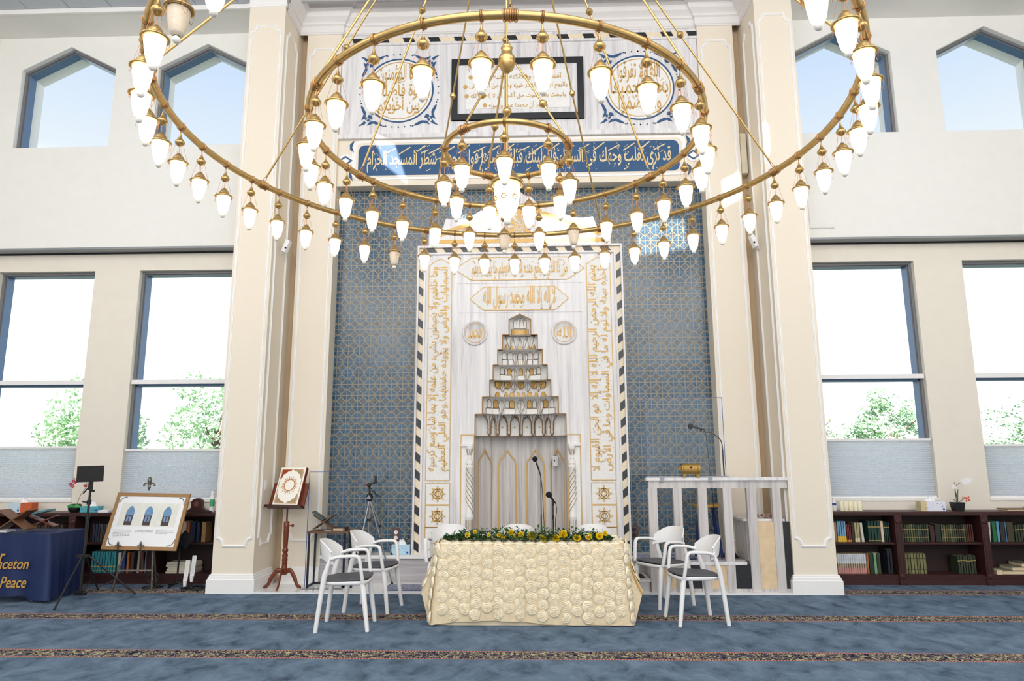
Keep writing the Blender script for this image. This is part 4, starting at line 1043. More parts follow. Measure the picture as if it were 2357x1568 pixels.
def cloth():
    root = thing('tablecloth', 'cream tablecloth covered in satin rosettes reaching the floor', 'tablecloth', ((TX0+TX1)/2, (TY0+TY1)/2, 0))
    r = .05; per = []
    def seg(ax, ay, bx, by, n):
        for i in range(n): t = i/n; per.append((ax+(bx-ax)*t, ay+(by-ay)*t))
    # perimeter with rounded corners, starting back-left, running round the front
    def corner(cx, cy, a0, a1, n=6):
        for i in range(n): a = a0+(a1-a0)*i/n; per.append((cx+r*cos(a), cy+r*sin(a)))
    corner(TX0+r, TY1-r, pi/2, pi); seg(TX0, TY1-r, TX0, TY0+r, 14); corner(TX0+r, TY0+r, pi, 1.5*pi); seg(TX0+r, TY0, TX1-r, TY0, 60)
    corner(TX1-r, TY0+r, 1.5*pi, 2*pi); seg(TX1, TY0+r, TX1, TY1-r, 14); corner(TX1-r, TY1-r, 0, pi/2); seg(TX1-r, TY1, TX0+r, TY1, 20)
    n = len(per); cx, cy = (TX0+TX1)/2, (TY0+TY1)/2
    def pt(i, v):
        x, y = per[i % n]; d0 = Vector(per[(i+1) % n])-Vector(per[i-1]); nr = Vector((-d0.y, d0.x)).normalized()
        if nr.dot(Vector((x-cx, y-cy))) < 0: nr = -nr
        side = 1 if abs(nr.x) > .9 else 0
        diag = abs(nr.x*nr.y)*2
        fl = .012+.035*v+.012*v*sin(i*.55)+.006*v*sin(i*1.37+1)
        if side: fl += .10*sin(pi*min(1, v*1.55))*1.0*(1 if v < .645 else 0)+.05*v*0
        fl += diag*.05*v
        hem = .012+.035*max(0, sin((x-.0)*2.6+2.2))*(1 if nr.y < -.9 else .3)
        if side: hem = .36-.1*abs((y-cy)/.38)**2 if x > cx else .34-.1*abs((y-cy)/.38)**2
        z = TZ-(TZ-hem)*v
        if side: fl = .02+.13*v*v+.012*sin(i*1.1)
        return Vector((x+nr.x*fl, y+nr.y*fl, z))
    nv = 14
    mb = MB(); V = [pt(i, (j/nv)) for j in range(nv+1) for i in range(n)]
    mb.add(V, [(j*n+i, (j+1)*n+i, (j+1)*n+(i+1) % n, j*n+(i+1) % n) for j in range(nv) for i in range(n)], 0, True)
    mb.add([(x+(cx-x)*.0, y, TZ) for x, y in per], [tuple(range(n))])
    part(root, 'cloth_sheet', mb, M_CLOTH_SHADE)
    # liner under the hem
    mb = MB(); V = []
    for z, f in ((.5, 0), (.0, .02)):
        for i in range(n): x, y = per[i]; V.append((cx+(x-cx)*(1+f*.6), cy+(y-cy)*(1+f*1.2), z))
    mb.add(V, [(i, n+i, n+(i+1) % n, (i+1) % n) for i in range(n)], 0, True); part(root, 'liner', mb, M_LINER)
    mb = MB().tube([pt(6+14+6+60+5, v/12)+Vector((.004, -.004, 0)) for v in range(13)], .007, 6, flat=.4); part(root, 'gold_ribbon', mb, M_GOLDTRIM)
    # rosette: spiral of upright petals
    def ros(seed):
        rn = random.Random(seed); nr, na = 13, 18; R_ = .060; ph = rn.random(); lob = rn.uniform(0, 6)
        V = []
        for j in range(nr+1):
            r = R_*j/nr
            for q in range(na):
                th = 2*pi*q/na; fr = (r/.0185-th/(2*pi)+ph) % 1.0
                z = .002+.009*(1-(r/R_)**2)+(.025*(1-fr)**1.6 if j else .016)*(1-.3*(r/R_))+.003*sin(5*th+lob)*(r/R_)
                rr = r*(1+.05*sin(5*th+lob+r*60)); V.append((rr*cos(th), rr*sin(th), z if j < nr else 0))
        return MB().add(V, [(j*na+q, (j+1)*na+q, (j+1)*na+(q+1) % na, j*na+(q+1) % na) for j in range(nr) for q in range(na)], 0, True).mesh('rosette', M_CLOTH)
    RS = [ros(s) for s in range(4)]
    rn = random.Random(5); base = wpos(root)
    def put(p, nrm):
        o = link('rosette', rn.choice(RS), root, p-base); q = Vector((0, 0, 1)).rotation_difference(nrm)
        o.rotation_mode = 'QUATERNION'; o.rotation_quaternion = q @ Vector((0, 0, 1)).rotation_difference(Vector((0, 0, 1)))
        o.rotation_quaternion = q @ Matrix.Rotation(rn.uniform(0, 6.28), 3, 'Z').to_quaternion()
        k = rn.uniform(.86, 1.04); o.scale = (k, k, k)
    fi = 6+14+6
    cols = 19; rows = 7
    for c in range(cols):
        for w in range(rows):
            i = fi-5+70*(c+.5)/cols; v = (w+.55+(.25 if c % 2 else -.15))/rows
            if v > .97: continue
            i0 = int(i); p = pt(i0, v).lerp(pt(i0+1, v), i-i0)+Vector((rn.uniform(-.008, .008), 0, rn.uniform(-.008, .008)))
            a = pt(i0+1, v)-pt(i0, v); b = pt(i0, min(1, v+.05))-pt(i0, v); nn = a.cross(b).normalized()
            if nn.y > 0: nn = -nn
            put(p+nn*.001, nn)
    for c in range(6):
        for w in range(4):
            for st_, sx in ((6, -1), (fi+60+6, 1)):
                i = st_+1+12*(c+.5)/6; v = (w+.5+(.3 if c % 2 else 0))/4.4; i0 = int(i); p = pt(i0, v); a = pt(i0+1, v)-pt(i0, v); b = pt(i0, min(1, v+.05))-pt(i0, v); nn = a.cross(b).normalized()
                if nn.x*sx < 0: nn = -nn
                put(p+nn*.001, nn)
    for c in range(17):
        for w in range(6): put(Vector((TX0+.06+(TX1-TX0-.12)*(c+.2+.5*(w % 2))/16.6, TY0+.06+.126*w, TZ+.001)), Vector((0, 0, 1)))
cloth()
def garland():
    root = thing('flower_garland', 'green garland with yellow roses and white blossoms along the table front', 'garland', (.11, 7.0, TZ+.02))
    rn = random.Random(11); M_YEL = mat('yellow_rose', (250, 214, 30), .5, var=.12, scale=60); M_WHT = mat('white_blossom', (246, 246, 240), .6, var=.03)
    M_L2 = mat('leaf_dark_green', (52, 92, 48), .45, var=.35, scale=40)
    z0 = TZ+.028
    def leafq(mb, c, ln, wd, d, up, mi=0):
        s = d.cross(up); s = s.normalized() if s.length > 1e-4 else Vector((1, 0, 0))
        mb.add([c, c+d*ln*.5+s*wd+up*ln*.08, c+d*ln, c+d*ln*.5-s*wd+up*ln*.08], [(0, 1, 2, 3)], mi, True)
    mb = MB()
    for k in range(6000):
        t = rn.random(); x = -.72+1.66*t; e = .055*(1-abs(2*t-1)**6)+.012
        c = Vector((x, 7.0+.03*sin(t*9)+rn.gauss(0, e*.75), z0+abs(rn.gauss(0, e*.62))))
        d = Vector((rn.uniform(-1, 1), rn.uniform(-1, .6), rn.uniform(-.2, 1))).normalized(); big = rn.random() < .22
        leafq(mb, c, rn.uniform(.03, .055) if big else rn.uniform(.012, .024), rn.uniform(.009, .016) if big else rn.uniform(.004, .007), d, Vector((rn.uniform(-.5, .5), rn.uniform(-.5, .5), 1)).normalized(), 1 if big else 0)
    part(root, 'foliage', mb, [M_LEAF, M_L2], kind='stuff')
    def rose(p, r, face_):
        m = MB(); Q = Vector((0, 0, 1)).rotation_difference(face_)
        for rad, h, k in ((1.0, .35, 6), (.75, .75, 5), (.5, .95, 4), (.25, 1.0, 3)):
            a0 = rn.uniform(0, 6)
            for q in range(k):
                a = a0+2*pi*q/k; w = 2*pi/k*.62; P = []
                for s in (-1, 0, 1):
                    b = a+s*w
                    for fr, hh in ((.25, 0), (.8, h*.7), (1.05 if s == 0 else .95, h)): P.append(p+Q @ (Vector((cos(b)*rad*fr, sin(b)*rad*fr, hh*.9))*r))
                m.add(P, [(0, 3, 4, 1), (1, 4, 5, 2), (3, 6, 7, 4), (4, 7, 8, 5)], 0, True)
        part(root, 'rose', m, M_YEL)
    X = lambda px: -.72+(px-335)/(1925-335)*1.66
    for px, dz, r in ((560, .03, .022), (630, .06, .018), (760, .03, .016), (855, .03, .018), (895, .01, .018), (970, .05, .03), (1015, .01, .018), (1065, .035, .026), (1165, .02, .04), (1275, -.005, .034), (1390, 0, .034), (1465, .035, .036), (1590, 0, .034), (1700, .012, .03), (1800, .018, .032), (1855, .045, .022)):
        f = Vector((rn.uniform(-.3, .3), -1, rn.uniform(.3, .9))).normalized(); rose(Vector((X(px), 6.945, z0+.02+dz)), r*1.2, f)
    for px in list(range(700, 1000, 28))+list(range(1180, 1240, 25))+[1360, 1480, 1560, 1690]:
        m = MB()
        c = Vector((X(px)+rn.uniform(-.02, .02), 6.97+rn.uniform(-.03, .03), z0+.035+rn.uniform(0, .04)))
        for _ in range(7): m.ball(c+Vector((rn.gauss(0, .012), rn.gauss(0, .008), rn.gauss(0, .012))), .006, 6, 4)
        part(root, 'white_blossom', m, M_WHT, kind='stuff')
garland()

# ================================================================ lectern with the big book
def lectern():
    X, Y = -2.90, 8.64
    t = thing('book_stand', 'turned cherry wood stand on three curved feet with a sloping desk', 'book stand', (X, Y, .018))
    part(t, 'post', MB().lathe([(.026, .17), (.03, .18), (.034, .20), (.034, .27), (.028, .285), (.034, .30), (.03, .32), (.036, .345), (.03, .37), (.036, .40), (.026, .425), (.036, .45), (.036, .47), (.027, .48), (.026, .50), (.031, .62), (.034, .70), (.032, .72), (.034, .735), (.034, .80), (.024, .805)], 18, (X, Y, .0)), M_REDWOOD)
    part(t, 'upper_post', MB().tube([(X, Y, .80), (X, Y, 1.0)], .011, 10), M_REDWOOD)
    part(t, 'knob', MB().lathe([(.006, 0), (.006, .03), (.014, .036), (.02, .05), (.014, .06), (.001, .062)], 12, (X+.03, Y, .755), axis=(1, 0, 0)), M_REDWOOD)
    for a in (180+12, 270, -12+0):
        d = Vector((cos(radians(a)), sin(radians(a)), 0)); p = [Vector((X, Y, .20))+d*.02, Vector((X, Y, .225))+d*.08, Vector((X, Y, .15))+d*.14, Vector((X, Y, .065))+d*.18, Vector((X, Y, .037))+d*.215, Vector((X, Y, .039))+d*.235]
        part(t, 'leg', MB().tube(catmull(p, 5), [.03]*6+[.026]*7+[.022]*7+[.018]*6, 8, flat=.55), M_REDWOOD)
    # desk: board tilted back, with a ledge
    b = radians(20); R = Matrix.Rotation(radians(-14), 3, 'Z') @ Matrix.Rotation(-b, 3, 'X')
    o = Vector((X+.0, Y-.06, .985))
    f = lambda x, y, z: o+R @ Vector((x, y, z))
    def slab(x0, x1, y0, y1, z0, z1, mb=None):
        mb = mb or MB(); v = [f(x, y, z) for x in (x0, x1) for y in (y0, y1) for z in (z0, z1)]
        return mb.add(v, [(0, 1, 3, 2), (4, 6, 7, 5), (0, 4, 5, 1), (2, 3, 7, 6), (0, 2, 6, 4), (1, 5, 7, 3)])
    part(t, 'desk_board', slab(-.25, .25, 0, .016, 0, .30), M_REDWOOD)
    part(t, 'ledge', slab(-.255, .255, -.075, .016, -.022, .006), M_DARKWOOD)
    bk = thing('large_book', 'large white book with gold sunburst cover propped on the cherry stand', 'book', tuple(f(0, -.03, .006)))
    M_COVER = mat('book_cover_white', (250, 246, 236), .5, var=.02); M_ORN = mat('book_gold_ornament', (190, 132, 60), .5, .2, var=.15, scale=60)
    M_ORN2 = mat('book_pale_ornament', (222, 196, 150), .5, var=.25, scale=120)
    M_ORANGE = mat('orange_print', (206, 92, 44), .5, var=.2, scale=60)
    part(bk, 'cover', slab(-.17, .185, -.045, -.036, .008, .49), M_COVER)
    part(bk, 'page_block', slab(-.165, .178, -.036, -.008, .012, .486), M_PAPER)
    part(bk, 'back_cover', slab(-.17, .185, -.008, -.002, .008, .49), M_COVER)
    part(bk, 'spine', slab(.185, .193, -.045, -.002, .008, .49), M_REDWOOD)
    mp = lambda a, c, out: tuple(f(a, -.045-out, c))
    mb = MB(); cx, cz = .005, .262; outline(mb, rect(-.15, .16, .03, .465), mp, .006, .0015); outline(mb, circle(cx, cz, .072, 40), mp, .012, .0015)
    for k in range(24):
        a = 2*pi*k/24; l = .035 if k % 2 else .022; outline(mb, [(cx+.08*cos(a), cz+.08*sin(a)), (cx+(.08+l)*cos(a), cz+(.08+l)*sin(a))], mp, .008, .0015, False)
    part(bk, 'sunburst_print', mb, M_ORN, kind='stuff')
    for sx, sz, m in ((-1, 1, M_ORANGE), (1, 1, M_ORN2), (-1, -1, M_ORN2), (1, -1, M_ORN2)):
        mb = MB(); q0 = (.005+sx*.148, .248+sz*.212)
        q = [q0, (q0[0]-sx*.14, q0[1]), (q0[0]-sx*.11, q0[1]-sz*.02), (q0[0]-sx*.08, q0[1]-sz*.025), (q0[0]-sx*.06, q0[1]-sz*.05), (q0[0]-sx*.03, q0[1]-sz*.06), (q0[0]-sx*.015, q0[1]-sz*.11), (q0[0], q0[1]-sz*.12)]
        if sx*sz > 0: q = q
        else: q = q[::-1]
        mb.add([mp(a, c, .0012) for a, c in q], [tuple(range(8)), tuple(range(7, -1, -1))]); part(bk, 'corner_print', mb, m)
lectern()

# ================================================================ small side table, screen, book rest
def side_table():
    x0, x1, y0, y1 = -2.615, -2.17, 8.645, 8.925; z = .665
    t = thing('side_table', 'small side table with wooden top and black square frame left of the step', 'side table', ((x0+x1)/2, (y0+y1)/2, .018))
    part(t, 'tabletop', MB().box(x0-.02, x1+.05, y0-.02, y1, z-.005, z+.018), M_WALNUT)
    for x in (x0, x1):
        part(t, 'side_frame', MB().box(x-.011, x+.011, y0, y0+.022, .018, z-.005).box(x-.011, x+.011, y1-.022, y1, .018, z-.005).box(x-.011, x+.011, y0, y1, .018, .04), M_BLACK)
    part(t, 'crossbar', MB().box(x0, x1, y1-.022, y1, .018, .04), M_BLACK)
    def xrest(name, c, w, L, ang, label, m, rz=0, thick=.012):
        t = thing(name, label, 'book rest', c)
        for s in (-1, 1):
            R = Matrix.Rotation(rz, 3, 'Z') @ Matrix.Rotation(s*ang, 3, 'Y'); part(t, 'leaf_board', MB().obox(Vector(c)+Vector((0, 0, L*.36)) + R @ Vector((s*L*.08*0, 0, 0)), L, w, thick, R), m)
        return t
    global XREST; XREST = xrest
    xrest('folding_book_rest', (-2.46, 8.76, z+.018), .16, .30, radians(34), 'crossed wooden book rest with an open book on the small side table', M_WALNUT)
    R = Matrix.Rotation(radians(34), 3, 'Y'); solo('green_book', MB().obox((-2.535, 8.76, z+.20), .17, .15, .018, R), mat('green_cloth_cover', (92, 104, 92), .7), 'grey green book lying on the crossed rest of the side table', 'book', (-2.535, 8.76, z+.20))
    b = thing('brown_book', 'thick brown book lying flat on the small side table', 'book', (-2.25, 8.78, z+.018))
    part(b, 'page_block', MB().box(-2.335, -2.19, 8.70, 8.84, z+.022, z+.052), mat('aged_paper', (226, 204, 168), .8)); part(b, 'cover', MB().box(-2.345, -2.185, 8.69, 8.85, z+.018, z+.022).box(-2.345, -2.185, 8.69, 8.85, z+.052, z+.057).box(-2.189, -2.182, 8.69, 8.85, z+.018, z+.057), M_DARKWOOD)
    solo('leaflet', MB().box(-2.44, -2.35, 8.68, 8.74, z+.018, z+.022), M_PAPER, 'folded white leaflet beside the brown book on the side table', 'paper', (-2.4, 8.7, z+.018))
    s = thing('acrylic_screen', 'tall clear acrylic screen with blue edges standing over the side table', 'screen', (-2.4, 8.638, .018))
    a0, a1, yy = -2.63, -2.175, 8.60
    part(s, 'sheet', MB().box(a0, a1, yy, yy+.004, .03, 1.41), M_ACRYLIC)
    mb = MB().box(a0, a0+.006, yy-.001, yy+.005, .03, 1.41).box(a1-.006, a1, yy-.001, yy+.005, .03, 1.41).box(a0, a1, yy-.001, yy+.005, 1.404, 1.41); part(s, 'edge', mb, M_ACRYLIC_EDGE)
    part(s, 'foot', MB().box(-2.66, -2.15, 8.51, 8.64, .018, .03), M_ACRYLIC)
    solo('equipment_case', MB().prism([(-2.15, .37), (-1.96, .37), (-1.96, .46), (-2.0, .52), (-2.1, .49), (-2.15, .46)], 9.0, 9.14), M_BLACK, 'low black equipment case on the step behind the nearer left chairs', 'case', (-2.05, 9.07, .36))
side_table()
# ================================================================ tripod
def tripod():
    c = Vector((-1.93, 8.88, 0)); t = thing('camera_tripod', 'silver and black camera tripod standing by the blue tiles', 'tripod', (c.x, c.y, .018))
    part(t, 'centre_column', MB().tube([(c.x, c.y, .50), (c.x, c.y, 1.10)], .013, 10), M_STEEL)
    part(t, 'crown', MB().lathe([(.018, 1.03), (.038, 1.05), (.045, 1.09), (.03, 1.12), (.014, 1.13)], 12, (c.x, c.y, 0)), M_BLACK)
    part(t, 'badge', MB().prism([(c.x-.035, 1.06), (c.x+.035, 1.06), (c.x, 1.115)], c.y-.055, c.y-.047), M_STEEL)
    part(t, 'pan_head', MB().tube([(c.x, c.y, 1.11), (c.x-.005, c.y, 1.22)], .012, 10).ball((c.x-.01, c.y, 1.235), .028, 10, 6).obox((c.x+.055, c.y-.01, 1.26), .09, .03, .025, Matrix.Rotation(-.3, 3, 'Y')).obox((c.x+.07, c.y-.01, 1.31), .025, .04, .08), M_BLACK)
    part(t, 'pan_handle', MB().tube([(c.x, c.y, 1.21), (c.x+.09, c.y-.06, 1.12)], .006, 6).tube([(c.x+.06, c.y-.05, 1.16), (c.x+.115, c.y-.07, 1.10)], .012, 8), M_BLACK)
    part(t, 'red_knob', MB().ball((c.x-.045, c.y-.02, 1.235), .012, 8, 5), mat('red_plastic', (190, 40, 44), .4))
    for e in ((-2.07, 8.64, .018), (-1.615, 8.90, .018), (-1.645, 8.98, .36)):
        e = Vector(e); b = c+Vector((0, 0, 1.06)); d = (e-b)
        lg = part(t, 'leg', MB().tube([b+d*.02, b+d*.48], .012, 8).tube([b+d*.46, e], .0085, 8), M_STEEL)
        part(lg, 'leg_lock', MB().tube([b+d*.46, b+d*.50], .017, 8), M_BLACK); part(lg, 'rubber_foot', MB().tube([e-d*.03, e], [.012, .015], 8), M_BLACK)
        part(t, 'spreader', MB().tube([c+Vector((0, 0, .80)), b+d*.30], .005, 6), M_BLACK)
    part(t, 'collar', MB().tube([(c.x, c.y, .785), (c.x, c.y, .815)], .022, 10), M_BLACK)
tripod()
# ================================================================ mic stands behind the table
def microphones():
    Y = 8.45
    t = thing('microphone_stand', 'tall slim black microphone stand in front of the niche', 'microphone stand', (.256, Y, .018))
    part(t, 'base', MB().lathe([(.001, .045), (.05, .04), (.12, .028), (.125, .018)], 24, (.256, Y, 0)), M_BLACK)
    part(t, 'pole', MB().tube([(.256, Y, .03), (.256, Y, .90)], .009, 8).tube([(.256, Y, .88), (.256, Y, 1.27)], .0065, 8), M_BLACK)
    part(t, 'gooseneck', MB().tube(catmull([(.256, Y, 1.26), (.253, Y, 1.36), (.225, Y-.02, 1.46), (.195, Y-.05, 1.53)], 5), .006, 8), M_BLACK)
    part(t, 'foam_head', MB().ball((.187, Y-.06, 1.555), .034, 14, 8), mat('black_foam', (22, 22, 24), .95))
    part(t, 'cable', MB().tube(catmull([(.20, Y-.03, 1.50), (.262, Y+.02, 1.3), (.285, Y+.02, .9), (.31, Y+.02, .3), (.35, Y+.05, .03)], 6), .004, 6), M_BLACK)
    t = thing('microphone_stand', 'shorter black microphone stand with a fat foam microphone, right of the tall one', 'microphone stand', (.40, Y, .018))
    part(t, 'base', MB().lathe([(.001, .045), (.05, .04), (.12, .028), (.125, .018)], 24, (.40, Y-.26, 0)), M_BLACK)
    part(t, 'pole', MB().tube([(.40, Y-.26, .03), (.40, Y, .70)], .010, 8).tube([(.40, Y, .69), (.40, Y, 1.02)], .008, 8).tube([(.40, Y, .84), (.40, Y, .90)], .014, 8), M_BLACK)
    part(t, 'clip', MB().tube([(.40, Y, 1.0), (.40, Y, 1.05)], .014, 8), M_BLACK)
    part(t, 'microphone', MB().tube([(.43, Y+.02, 1.03), (.375, Y-.02, 1.10)], [.009, .014], 10), M_BLACK)
    part(t, 'foam_head', MB().ball((.35, Y-.035, 1.133), .038, 14, 8), MATS['black_foam'])
    part(t, 'cable', MB().tube(catmull([(.43, Y+.02, 1.03), (.445, Y+.02, .95), (.425, Y+.02, .8), (.44, Y+.02, .5), (.42, Y+.03, .03)], 6), .004, 6), M_BLACK)
    gl = mat('glass_clear_white', (236, 240, 244), .1)
    a = thing('alarm_button', 'white alarm box under a clear cover on the right niche wall', 'alarm box', (.46, 9.40, 1.47))
    part(a, 'box', MB().obox((.462, 9.375, 1.53), .075, .03, .13, Matrix.Rotation(-.9, 3, 'Z')), M_WHITEPLASTIC)
    part(a, 'button', MB().ball((.452, 9.36, 1.535), .012, 8, 5), M_BLACK)
    part(a, 'clear_cover', MB().obox((.445, 9.36, 1.53), .15, .05, .22, Matrix.Rotation(-.9, 3, 'Z')), M_ACRYLIC)
microphones()
def small_center():
    for x, z, lab in ((-1.641, .583, 'patterned double power outlet in the tiles above the left tissue box'), (1.465, .614, 'patterned double power outlet in the tiles left of the balustrade')):
        t = thing('power_outlet', lab, 'outlet', (x, 9.19, z)); m = mat('outlet_plate', (96, 74, 72), .4, var=.4, scale=90)
        part(t, 'cover_plate', MB().prism([(x-.055, z-.09), (x+.055, z-.09), (x+.045, z-.06), (x+.06, z), (x+.045, z+.06), (x+.055, z+.09), (x-.055, z+.09), (x-.045, z+.06), (x-.06, z), (x-.045, z-.06)], 9.183, 9.19), m)
        for dz in (-.035, .035): part(t, 'socket', MB().prism(circle(x, z+dz, .026, 14), 9.180, 9.184), M_WHITEPLASTIC if x < 0 else M_BLACK)
    def tissue(name, x0, x1, y0, y1, z, h, label, cols, end=None, tuft=True):
        t = thing(name, label, 'tissue box', ((x0+x1)/2, (y0+y1)/2, z)); m = mat(name+'_card_'+str(cols), cols, .7, var=.03)
        part(t, 'carton', MB().box(x0, x1, y0, y1, z, z+h), m)
        rn = random.Random(int(abs(x0)*100))
        if end is not None: part(t, 'carton_end', MB().box(end[0][0]-.001, end[0][1]+.001, y0-.001, y1+.001, z, z+h+.001), end[1])
        if tuft:
            c = Vector(((x0+x1)/2, (y0+y1)/2, z+h)); mb = MB()
            def tu(u, v): a = 2*pi*u; r = .045*(1-v*.55)*(1+.3*sin(3*a+v)); return (c.x+r*cos(a)*1.3, c.y+r*sin(a)*.5, c.z+.06*v+.012*sin(2*a)*v)
            part(t, 'tissue', mb.grid(tu, 16, 4), M_PAPER)
        m2 = mat('carton_dots', (70, 110, 190), .6)
        mb = MB()
        for _ in range(10): mb.prism(circle(rn.uniform(x0+.02, x1-.02), z+rn.uniform(.02, h-.02), .005, 6), y0-.0015, y0)
        part(t, 'dots', mb, m2, kind='stuff')
        part(t, 'round_logo', MB().prism(circle(x1-.025 if end is None or end[0][0] < x0+.01 else end[0][0]-.025, z+.025, .014, 14), y0-.002, y0), mat('logo_blue', (40, 84, 170), .5))
        return t
    global TISSUE; TISSUE = tissue
    tissue('tissue_box', -1.655, -1.425, 8.99, 9.095, .362, .115, 'pale blue tissue box standing on the marble step', (190, 222, 240))
    # small rugs
    m, nt, b = new_mat('rug_navy_white'); nt.links.new(ramp(nt, noise(nt, coords(nt), 34, 4, .7, 1.5), [(.40, lin((36, 46, 84))), (.5, lin((190, 196, 214))), (.6, lin((60, 68, 104)))]), b.inputs['Base Color']); b.inputs['Roughness'].default_value = .95
    for x0, x1, y0, y1, z, lab in ((-1.64, -.30, 8.46, 8.86, .018, 'dark blue and white prayer rug on the marble floor left of the table'), (1.40, 2.12, 8.62, 9.05, .362, 'navy and white rug on the raised floor behind the balustrade')):
        t = thing('prayer_rug', lab, 'rug', ((x0+x1)/2, (y0+y1)/2, z)); part(t, 'pile', MB().box(x0+.02, x1-.02, y0+.02, y1-.02, z, z+.009), m); part(t, 'border', MB().box(x0, x1, y0, y1, z, z+.006), M_BLUEPAINT)
small_center()
# ================================================================ bookcases (both sides share the builder)
def bookcase(name, posts, x_end, label):
    """posts: x of the upright fronts; runs between them; front at Y 9.0"""
    x0, x1 = posts[0], posts[-1]; Y0, Y1 = 9.0, 9.32
    t = thing(name, label, 'bookcase', ((x0+x1)/2, 9.15, 0))
    part(t, 'top_board', MB().box(x0, x1, Y0-.03, Y1, .855, .885).box(x0, x1, Y0-.02, Y1, .84, .855), M_DARKWOOD)
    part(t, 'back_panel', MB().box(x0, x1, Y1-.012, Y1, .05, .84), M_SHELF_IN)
    part(t, 'plinth', MB().box(x0, x1, Y0, Y1, 0, .085).box(x0, x1, Y0-.012, Y0+.01, .085, .10), M_DARKWOOD)
    for z in (.10, .485): part(t, 'shelf', MB().box(x0, x1, Y0+.012, Y1-.012, z, z+.022), M_DARKWOOD)
    for x in posts:
        u = part(t, 'upright', MB().box(x-.045, x+.045, Y0-.02, Y1-.012, .0, .84), M_DARKWOOD)
        for z in (.105, .77): part(u, 'round_boss', MB().lathe([(.034, 0), (.034, .008), (.026, .014), (.018, .012), (.0001, .016)], 16, (x, Y0-.02, z), axis=(0, -1, 0)), M_DARKWOOD)
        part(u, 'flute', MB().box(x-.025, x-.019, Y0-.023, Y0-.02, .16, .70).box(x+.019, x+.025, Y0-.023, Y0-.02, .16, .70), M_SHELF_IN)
    return t
BC = [bookcase('bookcase', (-7.70, -6.90, -5.85, -4.78, -3.74), 0, 'low dark mahogany bookcase under the left windows'),
      bookcase('bookcase', (3.74, 4.735, 5.795, 6.86, 7.70), 0, 'low dark mahogany bookcase under the right windows')]
BOOKM = {}
def book(x, w, z, h, col, label, group, d=.17, lean=0.0, band=None, y=9.07, band2=None):
    """one upright book, spine to the room: cover, page block, optional spine bands"""
    key = tuple(col); m = BOOKM.get(key) or BOOKM.setdefault(key, mat('book_%d_%d_%d' % key, col, .6, var=.10, scale=30))
    t = thing('book', label, 'book', (x+w/2, y+d/2, z), group)
    t.rotation_euler = (0, lean, 0)
    hw = w/2-.0012
    part(t, 'cover', MB().box(-hw, hw, -d/2, -d/2+.004, 0, h).box(-hw, -hw+.002, -d/2, d/2, 0, h).box(hw-.002, hw, -d/2, d/2, 0, h), m, world=False)
    part(t, 'page_block', MB().box(-hw+.002, hw-.002, -d/2+.004, d/2-.004, .003, h-.004), MATS['aged_paper'], world=False)
    for b in (band, band2):
        if b: z0, z1, c = b; mm = BOOKM.get(tuple(c)) or BOOKM.setdefault(tuple(c), mat('book_%d_%d_%d' % tuple(c), c, .6, var=.10, scale=30)); part(t, 'spine_band', MB().box(-hw-.0004, hw+.0004, -d/2-.0006, -d/2+.003, h*z0, h*z1), mm, world=False)
    return t
def row(x0, x1, n, z, h, cols, label, group, rn, band=None, jit=.02, band2=None):
    w = (x1-x0)/n; O = ('first second third fourth fifth sixth seventh eighth ninth tenth eleventh twelfth thirteenth fourteenth fifteenth sixteenth seventeenth eighteenth').split()
    for i in range(n):
        c = cols[i % len(cols)] if len(cols) < 4 else rn.choice(cols)
        book(x0+i*w, w*rn.uniform(.92, 1), z, h*(1-rn.random()*jit), c, label if n == 1 else 'book, '+O[i]+' from left of the '+group, group if n > 1 else None, rn.uniform(.15, .19), 0, band, band2=band2)
Z1, Z2 = .5085, .1235
